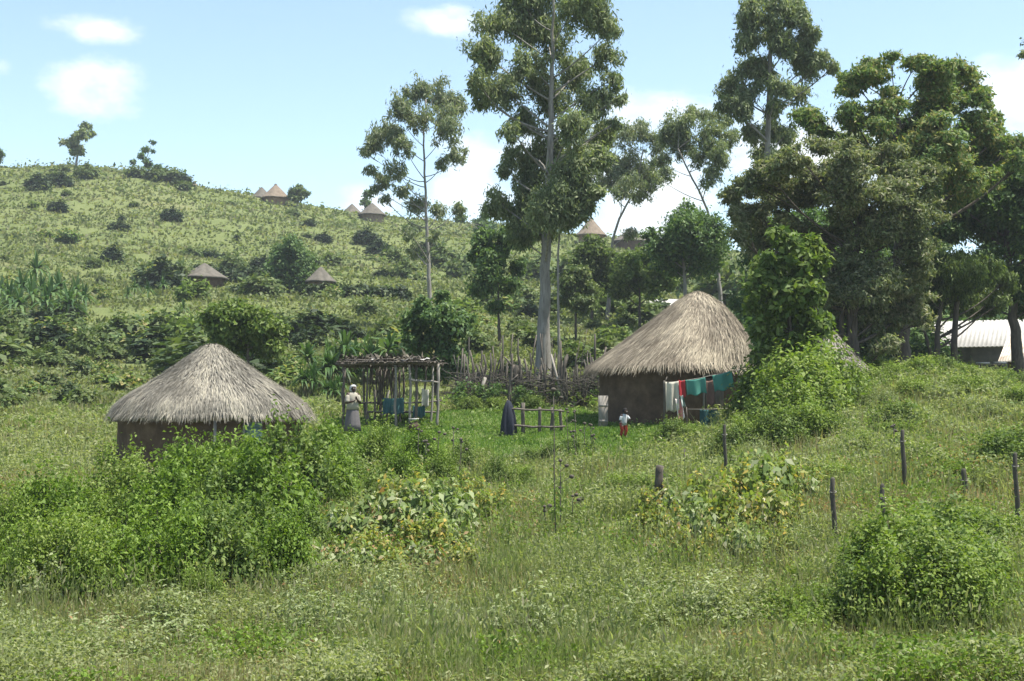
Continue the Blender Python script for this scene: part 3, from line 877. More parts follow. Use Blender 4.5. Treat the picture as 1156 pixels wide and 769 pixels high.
tree('bushy_tree', 'bushy tree on the slope directly right of the thick grey trunk', [(650, 372), (650, 345), (649, 320)], 92, .1, .05,
     [(640, 318, 12), (655, 312, 13), (664, 325, 12), (645, 335, 13), (660, 342, 12)], 6000, .26, 'hill', asp=.48, bark='darkbark')
tree('ridge_tree', 'wind-shaped tree alone on the skyline at far left', [(85, 192), (87, 178), (89, 160)], 258, .3, .12,
     [(81, 163, 7), (92, 151, 7), (97, 143, 5), (90, 168, 7), (104, 152, 4), (86, 155, 6), (82, 172, 5), (72, 160, 4)], 2600, .62, 'euc', k=4, f=.55, asp=.5)
tree('ridge_tree', 'sparse bare-stemmed tree with leaf tufts on the skyline', [(160, 192), (165, 180), (170, 165)], 258, .14, .06,
     [(173, 160, 3), (166, 168, 3), (160, 176, 3.4), (150, 182, 3), (172, 170, 2.4), (178, 190, 5), (168, 186, 4)], 1000, .55, 'dark', k=3, f=.6, asp=.5)
tree('ridge_tree', 'small rounded tree on the ridge right of the orange hut', [(336, 232), (336, 224), (336, 215)], 252, .2, .1,
     [(336, 213, 8), (330, 218, 6), (342, 218, 6), (336, 222, 6)], 1700, .6, 'hill', k=4, f=.55, asp=.5)
tree('ridge_tree', 'narrow dark tree between the two huts at the ridge dip', [(413, 246), (413, 235), (414, 222)], 262, .16, .06,
     [(414, 218, 3.4), (412, 227, 4), (415, 234, 4)], 800, .55, 'dark', k=3, f=.6, asp=.5)
tree('ridge_tree', 'dark treetop on the skyline at the left rim', [(-4, 192), (-3, 184), (-2, 176)], 256, .2, .1,
     [(1, 173, 4.5), (-6, 172, 7), (-3, 180, 6)], 1000, .6, 'dark', k=3, f=.6, asp=.5)
tree('ridge_tree', 'dark tree on the slope right of the slender eucalyptus', [(545, 272), (545, 262), (545, 255)], 235, .2, .1,
     [(545, 250, 9), (538, 262, 8), (553, 258, 8), (517, 235, 6), (519, 245, 6)], 2000, .55, 'dark', k=4, f=.55, asp=.5)

# ------------------------------------------------------------------ strap-leaved plants
def strap_plant(name, label, h, n, L, w, leaf, rosettes=1, spread=0.0, group=None, arch=.75):
    t = thing(name, label, 'plant', (0, 0, 0), group)
    mb = MB(); sm = MB()
    for r in range(rosettes):
        a = rng.random() * 2 * PI; q = spread * math.sqrt(rng.random())
        top = np.array([q * math.cos(a), q * math.sin(a), h * (.6 + .4 * rng.random() if rosettes > 1 else 1)])
        sm.tube(bez(np.array([top[0] * .3, top[1] * .3, -.2]), np.array([top[0] * .6, top[1] * .6, top[2] * .5]), top, 5), [.07, .06, .05, .05, .04], 6)
        for _ in range(n):
            az = rng.random() * 2 * PI; el = math.radians(rng.uniform(5, 85)); ln = L * rng.uniform(.6, 1.1)
            d = np.array([math.cos(az) * math.cos(el), math.sin(az) * math.cos(el), math.sin(el)])
            s = np.array([-math.sin(az), math.cos(az), 0])
            k = np.linspace(0, 1, 6)[:, None]
            c = top + d * ln * k + np.array([0, 0, -1]) * ln * arch * (k ** 2.2) * math.cos(el)
            wd = (w * np.array([.5, .95, 1.0, .8, .5, .05]))[:, None]
            V = np.concatenate([c - s * wd / 2, c + s * wd / 2])
            j = np.arange(5)
            mb.add(V, np.stack([j, j + 1, j + 7, j + 6], -1))
    sm.build('stem', M['stem'], t)
    mb.build('leaves', M[leaf], t)
    return t


sp = strap_plant('strap_leaved_shrub', '', 1.3, 34, 1.0, .11, 'spiky', 5, .7)
for k, (px, Y, hp, lb) in enumerate([(345, 64, 42, 'leftmost dark strap-leaved shrub of the clump left of the pole shelter'),
                                     (368, 66, 58, 'middle strap-leaved shrub in the clump left of the pole shelter, front'),
                                     (392, 68, 66, 'tall strap-leaved shrub rising over the left end of the shelter roof'),
                                     (422, 70, 60, 'strap-leaved shrub behind the shelter roof'),
                                     (372, 61, 36, 'low dark strap-leaved shrub right beside the shelter post')]):
    put(sp, px, Y, hp, 2.0, label=lb, group='strap-leaved shrubs behind the shelter', sx=1.15)
bn = strap_plant('banana_plant', '', 1.5, 36, 1.9, .2, 'spiky', 1, arch=.9)
for k, (px, Y) in enumerate([(-20, 122), (-2, 128), (8, 118), (22, 124), (34, 118), (44, 127), (55, 120), (64, 124), (74, 118), (84, 122), (93, 119), (50, 114), (20, 113),
                             (76, 114), (34, 132), (-14, 113)]):
    put(bn, px, Y, rng.uniform(36, 50), 2.9, sx=1.2, label='broad-leaved banana plant in the grove at left on the slope', group='banana plants in the slope grove')
put(bn, 38, 143, 46, 2.9, label='lone tall banana plant rising above the grove', group='banana plants in the slope grove')
for px, Y, hp in [(150, 132, 24), (165, 128, 26), (182, 134, 22), (205, 118, 24), (142, 126, 20)]:
    put(bn, px, Y, hp, 2.9, label='small banana plant in front of the low grey-brown hut', group='banana plants near the low hut')

# ------------------------------------------------------------------ hedges and hillside bushes
def hedge(label, px0, px1, Y, hpx, leaf='hedge', n=5000):
    a, b = on(px0, Y), on(px1, Y)
    t = thing('hedge', label, 'hedge', (a + b) / 2)
    h = hpx / F * Y; cl = []; ln = np.linalg.norm(b - a); m = int(ln / (h * .5)) + 2
    sm = MB()
    for k in range(m):
        f = k / (m - 1); X, yy = a[0] * (1 - f) + b[0] * f, Y + rng.normal() * .2
        z = float(gz(X, yy)); hh = h * rng.uniform(.8, 1.1)
        cl.append([X, yy, z + hh * .62, h * .42, h * .5, hh * .42]); cl.append([X, yy, z + hh * .3, h * .45, h * .55, hh * .35])
        sm = MB(); sm.tube([[X, yy, z - .2], [X + .1, yy, z + hh * .7]], .05, 5); sm.build('stem', M['stem'], t)
    mb = MB(); clump_leaves(mb, cl, n, .4, .5, up=.5)
    mb.build('foliage', M[leaf], t)


hedge('long dark hedge curving right from the low grey-brown hut', 222, 296, 152, 15)
hedge('short dark hedge strip high on the open slope', 224, 262, 190, 9, 'hedge', 2500)
hedge('long low brown-topped hedge right of the egg-shaped tree', 388, 458, 132, 13, 'hedge')
hedge('dark hedge beneath the granary hut', 345, 380, 133, 12, 'hedge', 2500)
hedge('dark hedge line below the hill path, left of the egg-shaped tree', 262, 312, 140, 9, 'hedge', 2500)

hb = [bush_proto('hillside_bush', '', 1.4, 2.0, 1500, .3, lf, nst=3, lump=9, cat='bush') for lf in ('hill', 'hedge', 'olive', 'mid')]
HG = 'bushes dotted over the hillside'
HL = ['mid-green bush dotted on the grassy hillside', 'small dark bush dotted on the grassy hillside', 'olive-green bush dotted on the grassy hillside',
      'fresh green bush dotted on the grassy hillside']
hand = [(182, 145, 34, 1, 1.0), (205, 147, 26, 0, 1.1), (172, 148, 24, 2, 1), (60, 215, 12, 1, 1.4), (40, 232, 16, 1, 1.2), (66, 236, 14, 1, 1.2), (95, 245, 16, 0, 1.2),
        (150, 250, 12, 0, 1.5), (190, 252, 16, 0, 1.6), (172, 250, 12, 0, 1.6), (205, 250, 14, 1, 1.4), (130, 200, 9, 1, 1.8), (410, 215, 16, 1, 1.2), (428, 210, 18, 1, 1.2),
        (362, 215, 10, 1, 1.5), (330, 240, 9, 0, 1.4), (300, 170, 12, 1, 1.4), (345, 225, 8, 1, 2), (375, 180, 12, 0, 1.6), (480, 200, 20, 1, 1.2), (500, 190, 24, 0, 1.2),
        (520, 170, 26, 0, 1.1), (535, 180, 24, 1, 1.1), (460, 170, 20, 0, 1.2), (440, 190, 18, 0, 1.2), (600, 160, 26, 0, 1.3), (650, 150, 34, 0, 1.2), (675, 140, 38, 2, 1.2),
        (700, 150, 30, 0, 1.3), (660, 120, 36, 0, 1.2), (690, 115, 34, 3, 1.2), (720, 108, 30, 0, 1.3), (748, 112, 26, 1, 1.3), (640, 125, 22, 1, 1.6), (715, 160, 26, 1, 1.2),
        (735, 170, 22, 0, 1.3), (760, 160, 24, 0, 1.3), (545, 130, 22, 0, 1.3), (575, 120, 22, 2, 1.3), (590, 135, 20, 0, 1.4), (600, 112, 18, 1, 1.4),
        (20, 98, 26, 0, 1.5), (50, 100, 28, 2, 1.4), (85, 102, 24, 0, 1.4), (115, 100, 22, 0, 1.4), (10, 108, 26, 0, 1.4), (40, 110, 24, 1, 1.4), (75, 108, 24, 0, 1.4),
        (140, 105, 26, 0, 1.4), (165, 108, 28, 2, 1.4), (190, 104, 30, 0, 1.3), (215, 100, 34, 3, 1.2), (235, 96, 36, 0, 1.2), (160, 98, 22, 2, 1.6), (205, 92, 26, 0, 1.4),
        (90, 82, 16, 1, 1.4), (80, 66, 22, 1, 1.2), (92, 65, 20, 0, 1.2), (10, 64, 16, 1, 1.4), (40, 70, 16, 2, 1.4), (120, 78, 14, 2, 1.6), (-10, 60, 30, 0, 1.4),
        (330, 100, 24, 0, 1.3), (350, 92, 22, 1, 1.3), (310, 108, 22, 0, 1.3), (440, 92, 24, 0, 1.3), (520, 90, 26, 3, 1.2), (535, 84, 24, 0, 1.2), (690, 78, 30, 0, 1.3),
        (655, 76, 26, 0, 1.4), (700, 90, 24, 3, 1.3), (325, 78, 18, 2, 1.3), (815, 90, 40, 0, 1.3), (790, 100, 34, 0, 1.3), (840, 80, 46, 1, 1.2), (820, 130, 50, 0, 1.3)]
for px, Y, hp, kd, sx in hand:
    put(hb[kd], px, Y, hp, 1.4, label=HL[kd], group=HG, sx=sx)
for k in range(150):
    px, Y = rng.uniform(-60, 800), math.exp(rng.uniform(math.log(72), math.log(258)))
    kd = int(rng.choice(4, p=[.4, .25, .2, .15]))
    put(hb[kd], px, Y, None, sc=rng.uniform(.3, .8) if k % 4 else rng.uniform(.8, 1.5), label=HL[kd], group=HG, sx=rng.uniform(1, 1.8))

# shrubs under the trees on the right and behind them
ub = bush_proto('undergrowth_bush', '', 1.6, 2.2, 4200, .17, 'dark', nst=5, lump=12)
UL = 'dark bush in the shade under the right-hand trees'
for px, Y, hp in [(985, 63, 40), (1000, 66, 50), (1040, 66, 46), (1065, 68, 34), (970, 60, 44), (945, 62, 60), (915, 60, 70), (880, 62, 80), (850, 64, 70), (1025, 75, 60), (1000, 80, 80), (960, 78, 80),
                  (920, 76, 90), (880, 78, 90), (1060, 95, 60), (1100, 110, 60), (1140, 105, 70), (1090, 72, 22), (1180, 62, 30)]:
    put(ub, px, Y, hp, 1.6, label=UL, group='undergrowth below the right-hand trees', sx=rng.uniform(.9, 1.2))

# ------------------------------------------------------------------ foreground bushes
fb = [bush_proto('thicket_bush', '', 1.6, 1.9, 11000, .085, 'bright', asp=.55, nst=9, lump=22, top=.6),
      bush_proto('thicket_bush', '', 1.6, 1.8, 11000, .08, 'lime', asp=.5, nst=9, lump=20, top=.6),
      bush_proto('thicket_bush', '', 1.6, 1.9, 11000, .088, 'mid', asp=.55, nst=10, lump=22, top=.6)]
TG = 'bushes of the bright green thicket before the near hut'
TL = ['bright green bush in the thicket before the near hut', 'yellow-green bush in the thicket before the near hut',
      'deeper green bush in the thicket before the near hut']
tk = [(206, 39, 48, 0), (236, 39, 60, 0), (282, 39, 62, 1), (332, 39.5, 58, 0), (382, 40, 56, 0), (430, 40, 52, 1), (478, 40, 48, 0), (524, 40.5, 34, 2),
      (500, 36.5, 44, 1), (455, 36, 48, 0), (110, 33.5, 24, 1), (160, 34, 30, 0), (218, 35, 56, 0), (272, 35, 58, 2), (330, 35, 58, 0), (388, 35.5, 52, 2),
      (30, 31.5, 40, 1), (85, 31, 48, 0), (140, 31, 56, 1), (200, 31, 66, 0), (262, 31, 70, 0), (325, 31, 74, 2), (-30, 31, 40, 0), (372, 32, 50, 0), (425, 32.5, 46, 2),
      (10, 27, 58, 1), (65, 27.5, 62, 0), (125, 27, 68, 1), (185, 27, 80, 0), (245, 27, 84, 2), (300, 27.5, 84, 0), (-45, 26, 60, 1),
      (70, 24, 80, 1), (115, 23, 80, 1), (180, 24.5, 76, 0), (232, 24, 70, 2), (285, 24.5, 66, 2), (25, 25, 60, 0), (560, 37, 34, 2), (590, 37, 24, 1), (40, 35.5, 22, 2), (-10, 36, 24, 1), (100, 21.4, 84, 1), (60, 21.8, 74, 1), (145, 21.6, 70, 0), (200, 22.2, 74, 0), (255, 22.4, 72, 2), (310, 22.8, 66, 0), (15, 22, 60, 0), (-30, 22, 60, 1), (345, 26, 60, 2), (230, 21, 46, 1)]
for px, Y, hp, kd in tk:
    put(fb[kd], px, Y, hp * (rng.uniform(1.05, 1.5) if 30 < hp and Y < 33 else 1.12 if px > 345 else .88), 1.45, label=TL[kd], group=TG, sx=rng.uniform(.68, .86) if hp > 30 else 1.5)

# pale large-leaved plants (right of the thicket)
pl = [bush_proto('broad_leaved_plant', '', 1.5, 1.5, 1900, .17, 'pale', asp=.5, nst=8, lump=11, stem='palebark', top=.9, droop=.4, cat='plant'),
      bush_proto('broad_leaved_plant', '', 1.5, 1.5, 1900, .14, 'yellow', asp=.5, nst=8, lump=11, stem='stem', top=.8, droop=.4, cat='plant')]
PLL = ['pale broad-leaved plant at right end of the green thicket', 'yellowing broad-leaved plant at right end of the green thicket']
for px, Y, hp, kd in [(345, 25, 56, 0), (330, 23.5, 40, 0), (395, 27, 66, 0), (432, 27.5, 72, 0), (470, 28, 78, 0), (505, 28.5, 74, 0), (540, 29.5, 56, 1), (480, 26, 62, 1), (420, 25.5, 54, 1),
                      (510, 26.5, 50, 0), (455, 30, 66, 1), (385, 24.5, 54, 0), (350, 23, 60, 0), (415, 24, 56, 0), (445, 24, 52, 1), (480, 24.5, 50, 0), (520, 25, 46, 1), (325, 22.5, 50, 0), (500, 27.5, 64, 0), (560, 30.5, 46, 1), (535, 33, 46, 1)]:
    put(pl[kd], px, Y, hp, 1.4, label=PLL[kd], group='broad-leaved plants beside the thicket')
YL = ['pale flowering-leaved weed in the patch left of the fence posts', 'yellow and orange leaved weed in the patch left of the fence posts']
for px, Y, hp, kd in [(745, 27, 60, 1), (772, 27.5, 66, 0), (800, 28, 76, 1), (828, 28.5, 80, 1), (855, 29, 86, 0), (882, 29.5, 78, 1), (905, 30, 54, 0), (835, 26, 76, 1), (862, 26.3, 80, 1), (890, 26.5, 58, 1),
                      (790, 26, 64, 0), (738, 30, 44, 1), (921, 31.5, 44, 1), (765, 25, 56, 1), (815, 24.5, 60, 1), (845, 24, 62, 0), (872, 24, 56, 1), (740, 24.5, 44, 0), (785, 24, 48, 1), (720, 27, 40, 1), (900, 24, 44, 0)]:
    put(pl[kd], px, Y, hp, 1.4, label=YL[kd], group='yellowing weeds left of the fence posts', sx=.9)

# right foreground bush mass and slope shrubs
rb = [bush_proto('leafy_bush', '', 1.5, 1.9, 8000, .1, 'mid', asp=.55, nst=10, lump=16, top=.6),
      bush_proto('leafy_bush', '', 1.5, 1.9, 7000, .105, 'lime', asp=.5, nst=10, lump=15, top=.6),
      bush_proto('leafy_bush', '', 1.4, 1.8, 4200, .09, 'greybush', asp=.4, nst=10, lump=14, top=.6)]
RL = ['green bush in the loose mass at lower right', 'yellow-green bush in the loose mass at lower right', 'grey-green bush in the loose mass at lower right']
for px, Y, hp, kd in [(915, 21.5, 46, 1), (960, 22.5, 48, 0), (1005, 23, 52, 1), (1050, 23.5, 62, 1), (1095, 24, 62, 0), (1130, 25, 48, 1), (985, 20.5, 70, 1), (1035, 20.5, 84, 0), (1080, 21, 84, 1), (930, 20, 52, 2), (890, 20, 46, 1), (960, 19, 44, 1), (1110, 22, 60, 2), (860, 21.5, 44, 2), (1060, 25.5, 34, 0), (1100, 27, 34, 1), (930, 18.6, 60, 1), (905, 18.2, 56, 1)]:
    put(rb[kd], px, Y, hp, 1.4, label=RL[kd], group='loose bushes at lower right')
big = [bush_proto('leafy_bush', '', 2.0, 2.1, 13000, .085, 'mid', asp=.55, nst=10, lump=26, top=.6), bush_proto('leafy_bush', '', 2.0, 2.0, 12000, .085, 'lime', asp=.5, nst=10, lump=24, top=.6)]
for px, Y, hp, kd in [(940, 18.8, 84, 1), (972, 18.7, 112, 0), (1008, 18.6, 138, 1), (1040, 18.8, 146, 0), (1072, 18.6, 138, 1), (1104, 19.0, 112, 0), (1022, 20.2, 140, 1), (1060, 20.4, 142, 0), (990, 20.5, 116, 1)]:
    put(big[kd], px, Y, hp, 2.2, label=RL[kd], group='loose bushes at lower right')
SL = ['green shrub among those below the leafy tree and washing', 'yellow-green shrub among those below the leafy tree and washing',
      'grey-green shrub among those below the leafy tree and washing']
for px, Y, hp, kd in [(905, 44, 84, 1), (922, 43, 46, 0), (898, 42.5, 62, 1), (872, 43, 46, 0), (840, 43, 28, 1), (812, 43.5, 20, 1), (785, 44, 22, 1), (760, 44.5, 30, 0), (862, 46.5, 60, 0), (880, 47.5, 76, 0), (903, 46, 80, 1), (912, 46.5, 84, 0), (940, 46.5, 42, 1), (954, 47.5, 46, 1), (968, 48, 30, 0), (845, 44.5, 24, 0), (910, 40.5, 46, 1), (880, 40, 48, 0),
                      (850, 40, 40, 1), (825, 40, 36, 0), (940, 40.5, 30, 0), (860, 37, 34, 2), (830, 37, 28, 0), (978, 43, 24, 2), (955, 46.5, 16, 0)]:
    put(rb[kd], px, Y, hp, 1.4, label=SL[kd], group='shrubs below the leafy tree', sx=.95)
SL2 = ['green low bush on the weedy slope at right', 'yellow-green low bush on the weedy slope at right', 'grey-green low bush on the weedy slope at right']
for px, Y, hp, kd in [(985, 52, 26, 1), (1010, 53, 24, 1), (1040, 54, 28, 1), (1065, 56, 26, 0), (1090, 55, 22, 1), (1000, 46, 26, 2), (1030, 48, 24, 1), (1060, 47, 28, 2), (1095, 48, 26, 1), (1130, 50, 24, 0),
                      (1015, 41, 34, 0), (1005, 39, 24, 0), (1050, 41, 24, 2), (1120, 43, 28, 2), (1150, 46, 26, 1), (970, 38, 26, 1), (1140, 34, 52, 0), (1160, 33, 44, 0), 
                      (965, 50, 26, 0), (1180, 40, 34, 1), (1125, 57, 22, 1), (1150, 56, 22, 0), (985, 57, 22, 0)]:
    put(rb[kd], px, Y, hp, 1.4, label=SL2[kd], group='low bushes on the right-hand slope', sx=1.25)
CLL = ['green low bush at the edge of the clearing', 'yellow-green low bush at the edge of the clearing', 'grey-green low bush at the edge of the clearing']
for px, Y, hp, kd in [(600, 43, 18, 0), (625, 43, 22, 0), (650, 43.5, 22, 0), (580, 43.5, 16, 2), (672, 43.5, 14, 0), (730, 43, 16, 1), (415, 46, 20, 1), (440, 46, 14, 1), (380, 46, 14, 0), (465, 46, 12, 1),
                      (560, 57, 14, 1), (600, 57, 16, 0), (530, 57, 16, 0), (640, 41, 22, 2), (545, 44, 16, 1), (720, 40, 22, 2), (510, 45, 16, 1)]:
    put(rb[kd], px, Y, hp, 1.4, label=CLL[kd], group='low bushes round the clearing', sx=1.3)
ML = ['', 'yellow-green weed bush scattered in the middle meadow', 'grey-green weed bush scattered in the middle meadow']
for k in range(46):
    px, Y, kd = rng.uniform(540, 780) if k < 26 else rng.uniform(820, 1180), rng.uniform(23, 40), 1 + k % 2
    put(rb[kd], px, Y, rng.uniform(14, 30), 1.4, label=ML[kd], group='weed bushes in the middle meadow', sx=rng.uniform(1.1, 1.9))
WL = 'low grey-green weed bush along the bottom of the picture'
for k in range(30):
    px = -40 + k * 43 + rng.uniform(-18, 18); Y = rng.uniform(16.6, 21.5)
    if px > 850: continue
    put(rb[2], px, Y, rng.uniform(44, 84), 1.4, label=WL, group='weed bushes along the bottom', sx=rng.uniform(1.1, 1.5))

# ------------------------------------------------------------------ brushwood fence
def stick(mb, a, b, r, n=5, wob=.03, taper=.6):
    a = np.asarray(a, float); b = np.asarray(b, float)
    P = a + (b - a) * np.linspace(0, 1, n)[:, None]
    P[1:] += rng.normal(size=(n - 1, 3)) * wob
    mb.tube(P, np.linspace(r, r * taper, n), 6, .2)


c0 = on(595, 58.5)
bf = thing('brushwood_fence', 'rough brushwood fence of grey stakes and tangled branches behind the clearing', 'fence', c0)
tall = {527: 46, 541: 40, 566: 72, 568: 64, 580: 78, 593: 54, 565: 66, 520: 62, 640: 60, 636: 50, 648: 70, 655: 46}
for k in range(98):
    px = 514 + 166 * k / 97 + rng.normal() * .8
    Y = 58.5 + .5 * math.sin(k * .5) + rng.normal() * .15 - (px - 600) * .012
    a = on(px, Y, -.3)
    hp = rng.uniform(34, 62) if k % 6 else rng.uniform(56, 82)
    mb = MB(); stick(mb, a, a + [rng.normal() * .16, rng.normal() * .1, hp / F * Y + .3], rng.uniform(.03, .07), 5, .05)
    mb.build('stake', M['post'] if k % 4 else M['wood'], bf)
mb = MB()
for k in range(420):
    px = rng.uniform(512, 684); Y = 58.3 + rng.normal() * .5 - (px - 600) * .012
    a = on(px, Y, rng.uniform(0, 1.15)); ln = rng.uniform(.5, 1.5); an = rng.normal() * .6 + (PI if rng.random() < .5 else 0)
    stick(mb, a, a + [ln * math.cos(an), rng.normal() * .2, abs(ln * math.sin(an)) * .7], rng.uniform(.01, .024), 4, .06)
mb.build('tangled_branches', M['post'], bf)
mb = MB(); cl = []
for k in range(46):
    q = on(rng.uniform(516, 680), 58.0 + rng.normal() * .4, rng.uniform(.1, .8)); cl.append([*q, .3, .25, .28])
clump_leaves(mb, cl, 5200, .13, .55)
mb.build('creeper_leaves', M['dark'], bf)
for px, hp, lb in [(655, 92, 'tall thin dry stem rising from right part of the brushwood fence'), (581, 66, 'dark ragged dead stump standing in the brushwood fence'),
                   (647, 78, 'second thin dry stem beside the taller one at the brushwood fence')]:
    a = on(px - 6, 57.6, -.2); mb = MB()
    r = .1 if px == 581 else .028
    top = a + [.5 if px != 581 else .1, 0, hp / F * 58]
    stick(mb, a, top, r, 8, .03, .35)
    for q in (.5, .65, .8):
        p0 = a * (1 - q) + top * q; stick(mb, p0, p0 + [rng.normal() * .25, rng.normal() * .1, .35], r * .5, 4, .02)
    o = mb.build('dead_stem', M['wood'], org=a); tag(o, lb, 'dead stem')
a = on(637, 57.3, .1); mb = MB(); b_ = at(622, 400, 57.6)
d = (b_ - a); mb.tube([a, b_], .045, 4); o = mb.build('leaning_plank', M['oldwood'], org=a); tag(o, 'pale plank leaning on the brushwood fence by the thick trunk', 'plank')
a = on(541, 58, .5); mb = MB(); mb.tube([a, a + [.25, .1, .75]], .07, 4); o = mb.build('leaning_plank', M['oldwood'], org=a); tag(o, 'short pale board stuck in left part of the brushwood fence', 'plank')
# grey board gate post beside the tan hut
a = on(681, 50.2); mb = MB(); mb.box(a + [0, 0, .45], (.34, .07, 1.3)); mb.box(a + [0, -.05, .75], (.3, .03, .09)); mb.box(a + [0, -.05, .2], (.3, .03, .09))
o = mb.build('grey_board', M['oldwood'], org=a); tag(o, 'grey upright board standing left of the tan thatched hut', 'board')

# ------------------------------------------------------------------ pole shelter
sY = 52.0
s0 = on(440, sY); px2m = sY / F
sh = thing('pole_shelter', 'open pole shelter with flat stick roof behind the standing woman', 'shelter', s0)
zt = EYE + zrel(412, sY)
posts = [(388, 0), (413, .1), (446, 0), (463, -.1), (469, .1), (493, 0), (388, 2.3), (412, 2.4), (430, 2.3), (455, 2.4), (478, 2.3), (494, 2.4), (424, .9), (437, 1.0), (487, .4)]
for px, dy in posts:
    a = on(px, sY + dy, -.3); top = np.array([a[0] + rng.normal() * .04, a[1], zt + rng.uniform(-.03, .05)])
    if px in (424, 437): top[2] = a[2] + 1.5
    mb = MB(); stick(mb, a, top, rng.uniform(.04, .06), 6, .02, .8); mb.build('post', M['oldwood'] if px in (463, 493, 437, 446, 487) else M['wood'], sh)


def sx_(px): return (px - W / 2) / F * sY * CP


for dy in (-.1, 1.2, 2.45):
    mb = MB(); stick(mb, [sx_(379), sY + dy, zt + .02], [sx_(497 if dy > 0 else 494), sY + dy, zt + .08], .055, 8, .015, .85); mb.build('roof_beam', M['wood'], sh)
mb = MB()
for k in range(70):
    x = sx_(381) + (sx_(496) - sx_(381)) * k / 69 + rng.normal() * .03
    stick(mb, [x, sY - .35 + rng.normal() * .15, zt + .1], [x + rng.normal() * .12, sY + 2.7 + rng.normal() * .1, zt + .15], rng.uniform(.02, .034), 4, .02)
for k in range(16):
    yy = sY - .2 + 2.6 * rng.random(); x = sx_(rng.uniform(382, 460))
    stick(mb, [x, yy, zt + .17], [x + rng.uniform(.6, 1.4), yy + rng.normal() * .2, zt + .19], .022, 4, .02)
mb.build('roof_sticks', M['wood'], sh)
mb = MB()
cl = [[sx_(px), sY + dy, zt + .2, .5, .5, .06] for px, dy in [(400, .5), (415, 1.4), (430, .3), (445, 1.2), (455, .4), (420, 2.1), (470, 1.6)]]
clump_leaves(mb, cl, 900, .3, .25, up=1.0); mb.build('roof_straw', M['twigs'], sh)
mb = MB(); stick(mb, [sx_(461), sY - .12, EYE + zrel(428, sY)], [sx_(494), sY - .06, EYE + zrel(432, sY)], .045, 6, .02, .8); mb.build('cross_rail', M['oldwood'], sh)
mb = MB(); stick(mb, [sx_(388), sY + 2.36, EYE + zrel(455, sY)], [sx_(494), sY + 2.36, EYE + zrel(452, sY)], .04, 6, .02, .8); mb.build('cross_rail', M['wood'], sh)
mb = MB()
for k in range(26):      # stick screen at the back left
    x = sx_(rng.uniform(411, 447)); a = np.array([x, sY + 1.9 + rng.normal() * .06, zt - rng.uniform(0, .2)])
    stick(mb, a, a - [rng.normal() * .06, 0, rng.uniform(.7, 1.6)], rng.uniform(.02, .04), 4, .03)
mb.build('stick_screen', M['wood'], sh)
for px, py, a_ in [(418, 408, .2), (455, 406, -.2), (475, 406, .1)]:
    o0 = np.array([sx_(px), sY + .1, zt + .2]); mb = MB()
    xs = np.linspace(-.32, .32, 7); ys = np.linspace(-.25, .25, 5)
    V = np.array([[x, y, .03 * math.sin(7 * x + 5 * y) + .02 * rng.normal()] for y in ys for x in xs]) + o0
    i = np.arange(4)[:, None] * 7; k = np.arange(6)[None]
    q = np.stack([i + k, i + k + 1, i + 8 + k, i + 7 + k], -1).reshape(-1, 4)
    mb.add(np.concatenate([V, V - [0, 0, .012]]), np.concatenate([q, q[:, ::-1] + 35]))
    o = mb.build('roof_sheet', M['tin'], org=o0)
    tag(o, {418: 'pale scrap sheet on left part of the shelter roof', 455: 'pale scrap sheet near middle of the shelter roof', 475: 'pale scrap sheet on right part of the shelter roof'}[px], 'sheet')
# platform with teal cloth
p0 = on(446, sY + 1.1); plt = thing('pole_platform', 'raised pole platform inside the shelter, dark underneath', 'platform', p0)
zp = EYE + zrel(466, sY)
for px in (415, 452, 487):
    for dy in (.65, 1.65):
        a = on(px, sY + dy, -.2); mb = MB(); stick(mb, a, [a[0], a[1], zp], .04, 4, .01, .9); mb.build('leg', M['wood'], plt)
mb = MB()
for k in range(16): stick(mb, [sx_(412), sY + .6 + k * .07, zp + .03], [sx_(489), sY + .6 + k * .07, zp + .03], .033, 4, .008, .9)
mb.build('platform_poles', M['wood'], plt)


def draped(name, mat, label, cat, px0, px1, py_top, py_bot, Y, folds=3, amp=.05, lean=0.0, group=None, thick=.02, skew=0.0, curve=None, top_dy=0.0):
    """a cloth hung from its upper edge: folds deepen downwards; real thickness"""
    n, m = 22, 14
    A = at(px0, py_top, Y); B = at(px1, py_top + skew, Y)
    Cc = at(px0 + lean, py_bot, Y); Dd = at(px1 + lean, py_bot + skew, Y)
    ph = rng.random() * 6
    V = []
    for j in range(m):
        v = j / (m - 1)
        for i in range(n):
            u = i / (n - 1)
            p = (A * (1 - u) + B * u) * (1 - v) + (Cc * (1 - u) + Dd * u) * v
            p = p + [0, amp * (.25 + v) * math.sin(ph + u * folds * 2 * PI) + .3 * amp * math.sin(ph + 9 * u + 4 * v), -.03 * math.sin(u * PI) * (1 - v) + .04 * v * math.sin(3 * u * PI + ph)]
            if curve: p = p + [curve * math.sin(v * PI), 0, 0]
            V.append(p)
    V = np.array(V)
    i = np.arange(m - 1)[:, None] * n; k = np.arange(n - 1)[None]
    q = np.stack([i + k, i + k + 1, i + n + k + 1, i + n + k], -1).reshape(-1, 4)
    mb = MB(); o = n * m
    e1 = np.arange(n - 1); e2 = np.arange(m - 1) * n
    mb.add(np.concatenate([V, V + [0, thick, 0]]), np.concatenate([q, q[:, ::-1] + o,
           np.stack([e1 + 1, e1, e1 + o, e1 + o + 1], -1), np.stack([e1 + (m - 1) * n, e1 + (m - 1) * n + 1, e1 + (m - 1) * n + 1 + o, e1 + (m - 1) * n + o], -1),
           np.stack([e2, e2 + n, e2 + n + o, e2 + o], -1), np.stack([e2 + n - 1 + n, e2 + n - 1, e2 + n - 1 + o, e2 + n - 1 + n + o], -1)]))
    ob = mb.build(name, mat, org=(A + B) / 2, smooth=True)
    return tag(ob, label, cat, group)


